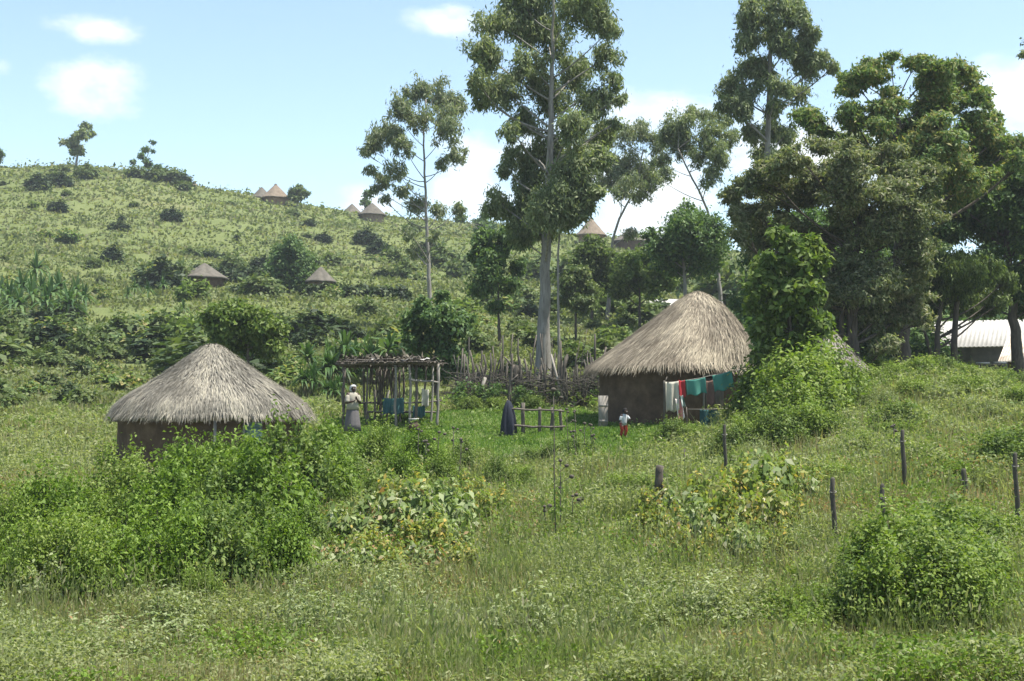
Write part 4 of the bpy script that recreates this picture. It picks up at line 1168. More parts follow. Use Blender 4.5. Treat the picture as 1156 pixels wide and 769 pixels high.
C_ = {'teal': cloth('teal_cloth', (.05, .13, .13)), 'cream': cloth('cream_cloth', (.5, .47, .38)), 'red': cloth('red_cloth', (.4, .03, .035)),
      'white': cloth('white_cloth', (.62, .6, .56)), 'brown': cloth('brown_cloth', (.17, .1, .075)), 'dark': cloth('dark_navy_cloth', (.018, .022, .035)),
      'grey': cloth('grey_skirt_cloth', (.13, .12, .12)), 'shirt': cloth('cream_blouse_cloth', (.36, .33, .26)), 'scarf': cloth('white_headscarf', (.45, .45, .43)),
      'trouser': cloth('brick_red_trousers', (.36, .05, .025)), 'kidshirt': cloth('pale_grey_shirt', (.5, .52, .52)), 'hair': cloth('black_hair', (.01, .009, .008)),
      'deep': cloth('deep_teal_cloth', (.03, .1, .1))}
G1 = banded('green_cloth_light_hem', [(0, (.05, .21, .16)), (.9, (.05, .21, .16))])
draped('cloth', C_['teal'], 'crumpled teal cloth hanging over the shelter platform', 'cloth', 432, 456, 449, 468, sY + .5, 4, .06)
draped('cloth', C_['teal'], 'pale teal sheet hanging low at right inside the shelter', 'cloth', 466, 480, 458, 471, sY + .45, 3, .05)
draped('sack', C_['cream'], 'tall cream sack hanging at right inside the shelter', 'sack', 476, 484, 438, 458, sY + .3, 1, .08, thick=.12, skew=2)
# pot on the ground by the shelter
a = on(467, 51.0); mb = MB()
mb.lathe([(.02, 0), (.15, .02), (.24, .14), (.25, .26), (.17, .36), (.13, .4), (.16, .44), (.14, .44), (.11, .4), (.14, .34), (.2, .2), (.02, .05)], a, 20)
o = mb.build('clay_pot', noisemat('dark_clay', [(.03, .018, .014), (.055, .03, .022)], 5, .8, .1), org=a, smooth=True); tag(o, 'dark reddish clay pot on the grass at right front of the shelter', 'pot')
a2 = a + [0, 0, .41]; mb = MB(); mb.lathe([(.01, -.02), (.15, .02), (.2, .09), (.185, .09), (.13, .035), (.01, .0)], a2 + [0, 0, .03], 18)
o = mb.build('bowl', C_['white'], org=a2, smooth=True); tag(o, 'pale bowl lying upright on the dark clay pot', 'bowl')

# ------------------------------------------------------------------ small rail fence with dark cloth
rY = 49.5
b0 = on(612, rY); rf = thing('rail_fence', 'short two-rail wooden fence standing alone on the clearing lawn', 'fence', b0)
for px, top in [(590, 455), (609, 459), (622, 460), (634, 462)]:
    a = on(px, rY, -.25); t_ = np.array([a[0] + rng.normal() * .03, a[1], EYE + zrel(top, rY)])
    mb = MB(); stick(mb, a, t_, .06 if px != 590 else .075, 5, .012, .85); mb.build('post', M['wood'], rf)
for y0, y1, r in [(462, 464, .035), (481, 482, .04)]:
    mb = MB(); stick(mb, [at(575, y0, rY)[0], rY - .08, at(575, y0, rY)[2]], [at(637, y1, rY)[0], rY - .08, at(637, y1, rY)[2]], r, 8, .012, .9); mb.build('rail', M['wood'], rf)
a = on(574, rY); hh = EYE + zrel(452, rY) - a[2]
mb = MB()


def fold(th, r, z): return r * (1 + .16 * np.sin(th * 5 + z * 1.5) * np.clip(1.2 - z / hh, 0, 1) + .06 * np.sin(th * 11)) + .02, z


mb.lathe([(.23, .0), (.24, .1), (.235, .35), (.21, .6), (.18, .8), (.14, .98), (.09, hh - .1), (.03, hh - .02), (.004, hh)], a, 40, fold)
dk = mb.build('draped_cloth', C_['dark'], org=a, smooth=True); tag(dk, 'dark navy cloth draped in a pointed heap over the fence end', 'cloth')
p_ = MB(); stick(p_, a + [0, 0, -.3], a + [0, 0, hh - .03], .03); p_.build('post', M['wood'], rf)

# ------------------------------------------------------------------ wooden fence posts in the weeds
PG = 'fence posts in the weeds at right'
for px, yt, yb, Y, r, lb in [(940, 541, 622, 25.2, .075, 'leftmost of the near wooden posts, beside the yellow weeds'), (996, 548, 616, 26, .07, 'shorter wooden post just right of the near leftmost post'),
                             (1019, 487, 578, 31.5, .08, 'tallest wooden post in the middle of the weedy slope'), (1088, 531, 575, 31.2, .1, 'short thick weathered post left of the edge post'),
                             (1146, 513, 615, 27, .075, 'tall wooden post nearest the right edge'), (818, 481, 560, 35, .075, 'lone wooden post in front of the washing')]:
    a = on(px, Y); top = at(px, yt - 2, Y); r *= .64
    q = thing('fence_post', lb, 'post', a, PG); HUTS.append((a[0], a[1] - .55, .7))
    mb = MB(); P = np.array([a - [0, 0, .3], a * .6 + top * .4 + [.02, 0, 0], a * .2 + top * .8 - [.015, 0, 0], top - [0, 0, .03], top])
    mb.tube(P, [r, r * .95, r * .9, r * .85, r * .5], 9, .2); mb.build('shaft', M['post'], q, smooth=False)
    zk = top[2] - .25
    w = MB(); th = np.linspace(0, 2 * PI, 14); w.tube(np.stack([top[0] + (r + .012) * np.cos(th), top[1] + (r + .012) * np.sin(th), zk + .015 * np.sin(th)], -1), .008, 5)
    w.build('wire_tie', M['rope'], q)
a = on(744, 30.0); top = at(744, 526, 30.0); mb = MB(); HUTS.append((a[0], a[1] - 1.1, 1.5))
cr = a * .35 + top * .65
stick(mb, a + [-.14, 0, -.2], cr + [-.02, 0, 0], .06, 5, .01, 1.1); stick(mb, a + [.16, .02, -.2], cr + [.03, 0, 0], .06, 5, .01, 1.1); stick(mb, cr - [0, 0, .12], top, .09, 5, .01, .95)
o = mb.build('forked_stump', M['darkbark'], org=a); tag(o, 'dark forked stump like a pair of legs in the tall grass', 'stump')
a = on(790, 34, .1); mb = MB(); HUTS.append((a[0], a[1] - .6, .8)); stick(mb, a + [0, 0, -.3], a + [.02, 0, .42], .07, 4, .01); o = mb.build('short_stump', M['darkbark'], org=a); tag(o, 'little dark stump between the forked stump and the lone post', 'stump')
a = on(772, 38.8); mb = MB(); stick(mb, a + [0, 0, -.3], a + [.02, 0, .55], .04, 4, .01); o = mb.build('short_stump', M['wood'], org=a); tag(o, 'thin short stake right of the forked stump', 'stump')

# ------------------------------------------------------------------ dry stalks with round seed heads
def stalk(name, label, px, Y, ytop, nh, group, br=3):
    a = on(px, Y); top = at(px + rng.normal() * 2, ytop, Y)
    t = thing(name, label, 'plant', a, group)
    mb = MB(); P = np.array([a - [0, 0, .1], a * .6 + top * .4 + [rng.normal() * .03, 0, 0], a * .25 + top * .75, top]); mb.tube(P, [.014, .013, .011, .008], 5)
    hb_ = MB()
    for k in range(nh):
        q = 1 - k * .13 + rng.normal() * .02
        s = a * (1 - q) + top * q; e = s + [rng.normal() * .1, rng.normal() * .08, .12] if k else top
        if k: mb.tube([s, e], .006, 4)
        hb_ = MB(); hb_.ball(e, .045 * (.8 + .4 * rng.random()), 8, 5, (1, 1, .8)); hb_.build('seed_head', M['darkbark'], t)
    mb.build('stem', M['wood'], t)
    lf = MB(); cl = [[*(a * (1 - q) + top * q), .14, .14, .1] for q in (.1, .25, .4, .5)]
    clump_leaves(lf, cl, 60, .12, .3, .3); lf.build('leaves', M['mid'], t)


SG = 'dry stalks with dark seed heads'
for px, Y, yt, nh, lb in [(628, 27, 440, 2, 'very tall thin dry stalk standing in the middle meadow'), (634, 28, 520, 4, 'dry stalk with seed heads leaning beside the very tall one')]:
    stalk('seed_stalk', lb, px, Y, yt, nh, SG)
for px, Y, yt in [(641, 42, 462), (652, 42.5, 464), (659, 42, 478), (666, 43, 480), (648, 41, 487), (672, 42, 492), (471, 38, 485), (492, 38.5, 488), (480, 37, 498), (513, 37.5, 483), (520, 36.5, 496),
                  (646, 29, 560), (652, 30, 566), (616, 28, 572), (1008, 36, 480), (1016, 48, 455), (862, 30, 545)]:
    stalk('seed_stalk', 'thin weed stalk with dark round seed heads', px, Y, yt, 3, SG)

# ------------------------------------------------------------------ washing line
wY = 47.8
wl = thing('washing_line', 'washing line strung on forked poles before the tan thatched hut', 'clothesline', on(790, wY))
lp = [(749, 432), (765, 431), (790, 427), (803, 424), (828, 419), (838, 417)]
for px, yt in ((750, 430), (835, 416)):
    a = on(px, wY + .06, -.3); mb = MB(); t_ = at(px, yt, wY + .06); stick(mb, a, t_, .04, 5, .01, .8)
    stick(mb, t_ - [0, 0, .1], t_ + [.1, 0, .15], .025, 3, .005); mb.build('pole', M['wood'], wl)
mb = MB(); mb.tube([at(x, y, wY) for x, y in lp], .012, 5); mb.build('rope', M['rope'], wl)
WG = 'washing on the line'
draped('hung_cloth', C_['cream'], 'cream cloth at left end of the washing line', 'cloth', 751, 766, 431, 465, wY - .03, 2, .06, lean=1, group=WG, skew=-1, thick=.012)
draped('hung_cloth', C_['red'], 'dark red cloth hung next to the cream cloth', 'cloth', 766, 773, 429, 448, wY - .06, 1, .04, lean=1, group=WG, thick=.012)
m_str = banded('green_white_stripes', [(0, (.5, .52, .48)), (.5, (.03, .12, .08))], 'X', 9)
draped('hung_cloth', m_str, 'twisted green and white striped cloth below the red cloth', 'cloth', 767, 771, 446, 459, wY - .1, 1, .03, lean=3, group=WG, thick=.02)
m_pk = banded('pink_white_stripes', [(0, (.5, .17, .15)), (.62, (.62, .56, .52))], 'X', 4)
draped('hung_cloth', m_pk, 'long pink and white garment hanging lowest at left', 'cloth', 762, 769, 450, 473, wY - .08, 1, .03, lean=4, group=WG, thick=.02)
draped('hung_cloth', G1, 'square green cloth in the middle of the washing line', 'cloth', 774, 796, 429, 447, wY - .03, 1.5, .04, lean=2, group=WG, skew=-3, thick=.012)
draped('hung_cloth', C_['brown'], 'brown cloth hanging between the two green cloths', 'cloth', 797, 806, 430, 458, wY + .04, 1, .03, lean=1, group=WG, skew=-2, thick=.012)
draped('hung_cloth', G1, 'slanted green cloth at right end of the washing line', 'cloth', 804, 826, 424, 443, wY - .05, 1.5, .04, lean=3, group=WG, skew=-6, thick=.012)
draped('hung_cloth', C_['deep'], 'dark teal cloth hanging low behind the green cloth', 'cloth', 790, 812, 462, 486, wY + .5, 2, .04, group=WG, thick=.012)
zz = MB(); a1, a2 = at(776, 462, wY + .5), at(824, 461, wY + .5); zz.tube([a1, (a1 + a2) / 2 - [0, 0, .02], a2], .01, 5); zz.build('rope', M['rope'], wl)
for px in (775, 825):
    a = on(px, wY + .55, -.3); mb = MB(); stick(mb, a, at(px, 459, wY + .55), .03, 4, .01); mb.build('pole', M['wood'], wl)
draped('hung_cloth', C_['white'], 'white cloth at the eave of the dark hut behind the leafy tree', 'cloth', 940, 953, 420, 427, 51.6, 1, .05, lean=3, skew=4, thick=.03)


# ------------------------------------------------------------------ people
def capsule(mb, a, b, ra, rb, seg=12, flat=None):
    a = np.asarray(a, float); b = np.asarray(b, float); d = b - a; ln = np.linalg.norm(d) + 1e-9; d = d / ln
    t0 = [(-1, 0), (-.8, .6), (-.4, .92)]; P = []; R = []
    for x, r in t0: P.append(a + d * x * ra); R.append(max(r * ra, .002))
    for q in np.linspace(0, 1, 6): P.append(a + (b - a) * q); R.append(ra + (rb - ra) * q)
    for x, r in [(.4, .92), (.8, .6), (1, 0)]: P.append(b + d * x * rb); R.append(max(r * rb, .002))
    mb.tube(P, R, seg)


def person(label, loc, h, yaw, J, sc_hand=1.0, child=False, group=None):
    """one continuous body grown from limb volumes fused by a voxel remesh; J holds joints in a 1.0 m tall figure"""
    cy, sy = math.cos(yaw), math.sin(yaw)
    R = np.array([[cy, sy, 0], [-sy, cy, 0], [0, 0, 1]])
    T = lambda p: (np.asarray(p, float) * h) @ R + loc
    t = thing('person', label, 'person', loc, group)
    mb = MB(); cap = lambda a, b, ra, rb: capsule(mb, T(a), T(b), ra * h, rb * h)
    hc = np.array(J['head']); hr = .062 if not child else .082
    fw = np.array(J.get('face', (0, -1, 0)), float)
    mb.ball(T(hc), hr * h, 16, 10, (.86, .95, 1.12))
    cap(hc + [0, 0, -hr * .5] + fw * hr * .25, hc + [0, 0, -hr * .8] + fw * hr * .45, hr * .5, hr * .35)
    cap(hc + fw * hr * .9 + [0, 0, .1 * hr], hc + fw * hr * 1.12 + [0, 0, -.22 * hr], hr * .1, hr * .17)     # nose
    sd = np.cross(fw, [0, 0, 1.0])
    cap(hc + fw * hr * .93 + sd * hr * .22 + [0, 0, -.55 * hr], hc + fw * hr * .93 - sd * hr * .22 + [0, 0, -.55 * hr], hr * .09, hr * .09)   # mouth
    for s in (-1, 1):
        cap(hc + sd * s * hr * .86 + [0, 0, .15 * hr], hc + sd * s * hr * .9 + [0, 0, -.2 * hr], hr * .14, hr * .11)
        cap(hc + fw * hr * .88 + sd * s * hr * .2 + [0, 0, .28 * hr], hc + fw * hr * .84 + sd * s * hr * .48 + [0, 0, .28 * hr], hr * .1, hr * .1)   # brow
    cap(J['neck'], hc - [0, 0, hr * .5], .034, .03)
    cap(J['chest'], J['pelvis'], .085, .08)
    cap(J['shL'], J['shR'], .045, .045)
    cap((np.array(J['chest']) + J['neck']) / 2, J['neck'], .06, .035)
    for s in 'LR':
        cap(J['sh' + s], J['el' + s], .034, .026); cap(J['el' + s], J['wr' + s], .026, .018)
        cap(J['hip' + s], J['kn' + s], .058, .038); cap(J['kn' + s], J['an' + s], .038, .022)
        an = np.array(J['an' + s]); ff = np.array(J.get('foot' + s, (0, -1, 0)))
        cap(an + [0, 0, -.012], an + ff * .085 + [0, 0, -.022], .022, .016)
        wr = np.array(J['wr' + s]); hd = np.array(J['hand' + s], float); hd /= np.linalg.norm(hd)
        ref = np.array([0, 0, 1.0]) if abs(hd[2]) < .8 else np.array([0, -1.0, 0])
        ac = np.cross(hd, ref); ac /= np.linalg.norm(ac); pn = np.cross(ac, hd)
        for q in (-1, 0, 1): cap(wr + ac * q * .010, wr + hd * .045 + ac * q * .014, .009, .009)
        for q, l in zip((-1.5, -.5, .5, 1.5), (.034, .042, .044, .038)):
            b0 = wr + hd * .048 + ac * q * .0125; b1 = b0 + hd * l * .55 + pn * .004; b2 = b1 + hd * l * .4 + pn * .014
            cap(b0, b1, .0058, .0055); cap(b1, b2, .0055, .0048)
        th = wr + hd * .014 + ac * .016; t1 = th + hd * .022 + ac * .014; cap(th, t1, .0075, .0065); cap(t1, t1 + hd * .02 + pn * .006, .0065, .0052)
    body = mb.build('body', M['skin'], t, smooth=True)
    md = body.modifiers.new('fuse', 'REMESH'); md.mode = 'VOXEL'; md.voxel_size = .0058 * max(h, .9); md.use_smooth_shade = True
    dg = bpy.context.evaluated_depsgraph_get(); dg.update()
    me = bpy.data.meshes.new_from_object(body.evaluated_get(dg)); body.modifiers.clear(); old = body.data; body.data = me
    me.polygons.foreach_set('use_smooth', np.ones(len(me.polygons), bool))
    for s in (-1, 1):
        e = MB(); e.ball(T(hc + fw * hr * .86 + sd * s * hr * .34 + [0, 0, .08 * hr]), hr * .14 * h, 8, 6); e.build('eye', C_['white'], t, smooth=True)
        e2 = MB(); e2.ball(T(hc + fw * hr * .97 + sd * s * hr * .34 + [0, 0, .08 * hr]), hr * .075 * h, 8, 6); e2.build('pupil', C_['hair'], t, smooth=True)
    return t, T, hc, hr


def lofted(name, mat, t, T, rings, seg=28, folds=0.0, nf=9, h=1.0):
    """garment: rings of (centre, rx, ry) in figure units"""
    mb = MB(); V = []
    th = np.linspace(0, 2 * PI, seg, endpoint=False)
    for j, (c, rx, ry) in enumerate(rings):
        w = 1 + folds * (j / (len(rings) - 1)) * np.sin(th * nf + j * .5)
        for a, q in zip(th, w): V.append(T([c[0] + rx * q * math.cos(a), c[1] + ry * q * math.sin(a), c[2]]))
    n = len(rings); i = np.arange(n - 1)[:, None] * seg; k = np.arange(seg)[None]; k2 = (k + 1) % seg
    mb.add(np.array(V), np.stack([i + k, i + k2, i + seg + k2, i + seg + k], -1).reshape(-1, 4))
    o = mb.build(name, mat, t, smooth=True)
    so = o.modifiers.new('thickness', 'SOLIDIFY'); so.thickness = .008; so.offset = 1
    return o


def sleeve(name, mat, t, T, a, b, ra, rb, h):
    mb = MB(); P = np.array([T(np.array(a) * (1 - q) + np.array(b) * q) for q in np.linspace(-.05, 1, 7)])
    mb.tube(P, np.linspace(ra, rb, 7) * h * np.array([.35, .8, 1, 1, 1, 1, 1]), 14, .06); return mb.build(name, mat, t, smooth=True)


# standing woman: faces right and toward the camera, hands brought together at her chest
J = dict(head=(0.01, -.02, .93), face=(0, -.97, -.2), neck=(0, -.005, .845), chest=(0, 0, .74), pelvis=(0, .005, .54), shL=(.1, 0, .805), shR=(-.1, 0, .805),
         elL=(.145, -.03, .645), wrL=(.045, -.135, .69), handL=(-.5, -.25, .6), elR=(-.15, -.02, .64), wrR=(-.05, -.13, .665), handR=(.75, -.2, .45),
         hipL=(.055, 0, .52), knL=(.06, -.02, .28), anL=(.055, .0, .045), hipR=(-.055, 0, .52), knR=(-.06, -.01, .28), anR=(-.06, .02, .045))
wloc = on(398, 50.6)
t, T, hc, hr = person('woman in cream blouse, long grey skirt and white headscarf standing before the shelter', wloc, 1.74, .55, J)
lofted('blouse', C_['shirt'], t, T, [((0, 0, .5), .135, .11), ((0, 0, .6), .118, .1), ((0, 0, .7), .118, .1), ((0, 0, .78), .122, .092), ((0, 0, .825), .095, .075), ((0, -.003, .85), .05, .048)], folds=.03)
lofted('skirt', C_['grey'], t, T, [((0, 0, .57), .1, .09), ((0, 0, .5), .122, .105), ((0, 0, .36), .142, .128), ((0, 0, .2), .16, .145), ((0, 0, .06), .175, .16)], folds=.1)
for s, sg in (('L', 1), ('R', -1)):
    sleeve('sleeve', C_['shirt'], t, T, J['sh' + s], np.array(J['el' + s]) * .85 + np.array(J['wr' + s]) * .15, .055, .05, 1.74)
lofted('headscarf', C_['scarf'], t, T, [((.01, .015, .865), .058, .05), ((.01, .02, .9), .066, .055), ((.01, .008, .945), .068, .062), ((.01, -.008, .978), .058, .058), ((.01, -.01, 1.0), .034, .034), ((.01, -.01, 1.008), .004, .004)], folds=.03)
# child
J = dict(head=(0.02, -.07, .86), face=(.3, -.9, -.3), neck=(0.01, -.035, .765), chest=(0, -.02, .66), pelvis=(0, .03, .46), shL=(.105, -.03, .715), shR=(-.095, -.03, .715),
         elL=(.16, -.1, .6), wrL=(.12, -.22, .6), handL=(-.1, -1, .0), elR=(-.15, -.02, .56), wrR=(-.13, -.1, .45), handR=(.1, -.3, -1),
         hipL=(.055, .02, .45), knL=(.07, -.04, .24), anL=(.06, .02, .04), hipR=(-.055, .02, .45), knR=(-.065, -.01, .24), anR=(-.075, .06, .04))
kloc = on(704, 47.2)
t, T, hc, hr = person('small child in pale shirt and brick-red trousers walking on the lawn by the tan hut', kloc, 1.02, .5, J, child=True)
lofted('shirt', C_['kidshirt'], t, T, [((0, .02, .4), .115, .1), ((0, .01, .5), .112, .1), ((0, -.01, .62), .11, .095), ((0, -.025, .7), .11, .075), ((.005, -.03, .745), .075, .055), ((.01, -.035, .765), .045, .042)], folds=.03)
for s in 'LR':
    sleeve('sleeve', C_['kidshirt'], t, T, J['sh' + s], J['el' + s], .05, .042, 1.02)
    mb = MB(); P = np.array([T(J['hip' + s]) + [0, 0, .03], T(J['kn' + s]), T(J['an' + s]) + [0, 0, .01]])
    P = np.array([P[0], P[0] * .5 + P[1] * .5, P[1], P[1] * .5 + P[2] * .5, P[2]]); mb.tube(P, np.array([.078, .07, .056, .048, .046]) * 1.02, 16, .05)
    mb.build('trouser_leg', C_['trouser'], t, smooth=True)
lofted('hair', C_['hair'], t, T, [(hc + [0, .025, -.03], .075, .07), (hc + [0, .02, .02], .077, .08), (hc + [0, .012, .06], .066, .072), (hc + [0, .008, .085], .04, .045), (hc + [0, .006, .094], .004, .004)])

# ------------------------------------------------------------------ grass and weeds
def ok_mask(X, Y):
    m = np.ones(len(X), bool)
    for hx, hy, hr_ in HUTS: m &= (X - hx) ** 2 + (Y - hy) ** 2 > hr_ ** 2
    return m


def pxof(X, Y): return X / Y * F / CP + W / 2


def lawn_mask(px, Y):
    """the grazed clearing between the huts"""
    cy = 49.3
    d = ((px - 575) / 230) ** 2 + ((Y - cy) / 7.6) ** 2
    return d + (vn(px / 25, Y / 1.5, 31) - .5) * .5 < 1.0


def scatter(n, y0, y1, p0=-160, p1=1320):
    """points spread evenly over the view from a slope: many near, few far"""
    t = rng.random(n); a = 1.25
    Y = ((1 - t) * y0 ** -a + t * y1 ** -a) ** (-1 / a)
    px = rng.uniform(p0, p1, n)
    X = (px - W / 2) / F * Y * CP
    return X, Y, px


def blades(mb, X, Y, hgt, wid, lean=.3):
    n = len(X)
    z = gz(X, Y) - .03
    B = np.stack([X, Y, z], -1)
    az = rng.random(n) * 2 * PI; le = np.abs(rng.normal(size=n)) * lean
    d = np.stack([np.cos(az) * le, np.sin(az) * le, np.ones(n)], -1); d /= np.linalg.norm(d, axis=1)[:, None]
    a2 = rng.random(n) * 2 * PI
    s = np.stack([np.cos(a2), np.sin(a2), 0 * a2], -1) * (wid / 2)[:, None]
    m = B + d * (hgt * .55)[:, None]
    bend = np.stack([np.cos(az), np.sin(az), -.4 + 0 * az], -1) * (hgt * le * .45)[:, None]
    tp = B + d * hgt[:, None] + bend
    V = np.stack([B - s, B + s, m + s * .8, m - s * .8, tp + s * .1, tp - s * .1], 1).reshape(-1, 3)
    f = np.arange(n)[:, None] * 6
    mb.add(V, np.concatenate([f + [0, 1, 2, 3], f + [3, 2, 4, 5]]))


def stuff(mb, name, mat, label, cat):
    o = mb.build(name, M[mat]); tag(o, label, cat, kind='stuff'); return o


# meadow grass
X, Y, px = scatter(220000, 14.5, 62)
hp = .16 + .36 * vn(X / 2.2, Y / 2.2, 41) ** 1.5 + .08 * rng.normal(size=len(X))
k = ok_mask(X, Y) & ~lawn_mask(px, Y) & (vn(X / .55, Y / .55, 43) > .22)
X, Y, hp = X[k], Y[k], np.clip(hp[k], .1, .8)
mb = MB(); blades(mb, X, Y, hp, np.clip(.0011 * Y * (.6 + .9 * rng.random(len(X))), .012, .05), .32)
stuff(mb, 'meadow_grass', 'grass', 'tall green meadow grass covering the foreground slope', 'grass')
# dry stems and straw
X, Y, px = scatter(120000, 14.5, 60)
k = ok_mask(X, Y) & ~lawn_mask(px, Y) & (vn(X / 1.8, Y / 1.8, 47) > .36)
X, Y = X[k], Y[k]; n = len(X)
mb = MB(); blades(mb, X, Y, .25 + .45 * rng.random(n), np.clip(.0007 * Y * (.6 + .8 * rng.random(n)), .009, .03), .28)
stuff(mb, 'dry_grass', 'straw', 'pale dry grass stems mixed through the meadow', 'grass')
# tall wispy stems
X, Y, px = scatter(60000, 14.8, 58)
k = ok_mask(X, Y) & ~lawn_mask(px, Y) & (.5 * vn(X / 2.6, Y / 2.6, 49) + .5 * vn(X / .8, Y / .8, 50) > .5)
X, Y = X[k], Y[k]; n = len(X)
mb = MB(); hh = .45 + .55 * rng.random(n); blades(mb, X, Y, hh, np.clip(.0006 * Y * (.6 + .8 * rng.random(n)), .008, .024), .22)
P = np.stack([X, Y, gz(X, Y) + hh * .9], -1)[::2]
leaves(mb, P + rng.normal(size=P.shape) * .02, rng.normal(size=P.shape) + [0, -.5, 0], np.full(len(P), .1), .22, -1.5)
stuff(mb, 'tall_grass', 'grass', 'tall wispy seeding grass standing in drifts over the meadow', 'grass')
# lawn
X, Y, px = scatter(150000, 42, 60, 300, 830)
k = ok_mask(X, Y) & lawn_mask(px, Y); X, Y = X[k], Y[k]; n = len(X)
mb = MB(); blades(mb, X, Y, .05 + .09 * rng.random(n) + .12 * np.clip(vn(X / .9, Y / .9, 51) - .55, 0, 1), .025 + .03 * rng.random(n), .5)
stuff(mb, 'lawn_grass', 'lawn', 'short bright grass of the clearing between the huts', 'grass')


def weeds(n_pl, y0, y1, nl, L, seed, thr, name, mat, label, h0=.3, h1=.8, keep_lawn=False, sc=1.0, asp=.38, rad=.13):
    X, Y, px = scatter(n_pl, y0, y1)
    k = ok_mask(X, Y) & (vn(X / sc, Y / sc, seed) > thr)
    if not keep_lawn: k &= ~lawn_mask(px, Y)
    X, Y = X[k], Y[k]; n = len(X)
    h = h0 + (h1 - h0) * (.45 * rng.random(n) + .9 * np.clip(vn(X / 1.4, Y / 1.4, seed + 100) * 1.5 - .35, 0, 1))
    z = gz(X, Y)
    f = rng.random((n, nl)) ** .7
    lx = rng.normal(size=(n, 2)) * .12
    P = np.stack([X[:, None] + lx[:, :1] * f + rng.normal(size=(n, nl)) * rad, Y[:, None] + lx[:, 1:] * f + rng.normal(size=(n, nl)) * rad,
                  z[:, None] + h[:, None] * (.15 + .85 * f)], -1).reshape(-1, 3)
    s = np.repeat(np.clip(Y / 30, .75, 1.9), nl)
    mb = MB()
    N_ = rng.normal(size=(len(P), 3)) * .6 + [0, 0, .7]
    leaves(mb, P, N_, L * s, asp, .0)
    blades(mb, X, Y, h, np.full(n, .014), .15)
    stuff(mb, name, mat, label, 'weeds')


weeds(42000, 14.5, 60, 17, .078, 61, .36, 'meadow_weeds', 'weed', 'pale green leafy weeds all through the foreground meadow', .2, .68)
weeds(13000, 14.5, 60, 18, .08, 63, .48, 'green_weeds', 'bright', 'fresh green leafy weeds in patches over the meadow', .2, .6, sc=2.6, asp=.5)
weeds(7000, 16, 40, 14, .08, 65, .62, 'reddish_weeds', 'redweed', 'reddish brown weeds in patches of the middle meadow', .25, .55, sc=3.2)
weeds(2600, 42, 60, 10, .07, 67, .55, 'clearing_weeds', 'mid', 'little leafy weeds sprouting on the clearing lawn', .05, .22, keep_lawn=True, sc=1.5, asp=.5)

# white flower heads in the very front
X, Y, px = scatter(900, 16, 24, -60, 620)
k = vn(X / 1.2, Y / 1.2, 71) > .7; X, Y = X[k], Y[k]
mb = MB(); P = np.stack([X, Y, gz(X, Y) + .55 + .2 * rng.random(len(X))], -1)
leaves(mb, np.repeat(P, 5, 0), np.tile([0, -.3, 1.], (len(P) * 5, 1)) + rng.normal(size=(len(P) * 5, 3)) * .3, .05, .6)
blades(mb, X, Y, P[:, 2] - gz(X, Y) + .03, np.full(len(X), .012), .02)
stuff(mb, 'pale_flowers', 'pale', 'scattered pale wild flowers along the bottom of the meadow', 'flowers')

# hillside grass
n = 240000
t_ = rng.random(n); Y = 58 * (285 / 58) ** t_; px = rng.uniform(-140, 1300, n); X = (px - W / 2) / F * Y * CP
k = ok_mask(X, Y) & ~lawn_mask(px, Y) & (vn(X / 2.2, Y / 1.3, 81) > .25); X, Y = X[k], Y[k]; n = len(X)
mb = MB(); blades(mb, X, Y, (.18 + .3 * rng.random(n) ** 2) * np.clip(Y / 110, .9, 1.5), Y * .0016 * (.6 + .9 * rng.random(n)), .9)
stuff(mb, 'hillside_grass', 'hillgrass', 'rough tussocky grass over the whole hillside', 'grass')
weeds2 = None
n = 9000
t_ = rng.random(n); Y = 58 * (280 / 58) ** t_; px = rng.uniform(-140, 1300, n); X = (px - W / 2) / F * Y * CP
k = ok_mask(X, Y) & ~lawn_mask(px, Y) & (.6 * vn(X / 9, Y / 6, 83) + .4 * vn(X / 3, Y / 2.2, 84) > .5); X, Y = X[k], Y[k]; n = len(X)
nl = 9
P = np.stack([np.repeat(X, nl), np.repeat(Y, nl), np.repeat(gz(X, Y), nl)], -1) + rng.normal(size=(n * nl, 3)) * (np.repeat(Y, nl)[:, None] * np.array([.0035, .004, .0014])) + [0, 0, .5]
mb = MB(); leaves(mb, P, rng.normal(size=(len(P), 3)) * .5 + [0, -.2, .7], np.repeat(Y, nl) * .0026, .6)
stuff(mb, 'hillside_scrub', 'scrub', 'low leafy scrub merging into the hillside grass', 'scrub')

# ------------------------------------------------------------------ haze
mb = MB(); mb.box((0, 170, 33), (900, 460, 120))
hz = mb.build('haze', None, org=(0, 170, 33)) if False else None
HAZE = .00028
m, nt, out = newmat('thin_haze'); pv = nt.nodes.new('ShaderNodeVolumePrincipled')
pv.inputs['Color'].default_value = (.86, .93, 1, 1); pv.inputs['Density'].default_value = HAZE; pv.inputs['Anisotropy'].default_value = .2
nt.links.new(pv.outputs[0], out.inputs['Volume'])
mb = MB(); mb.box((0, 170, 33), (3400, 3400, 140)); hz = mb.build('haze', m, org=(0, 170, 33)); hz['kind'] = 'stuff'; tag(hz, 'thin pale haze hanging over the valley and the hill', 'haze', kind='stuff')

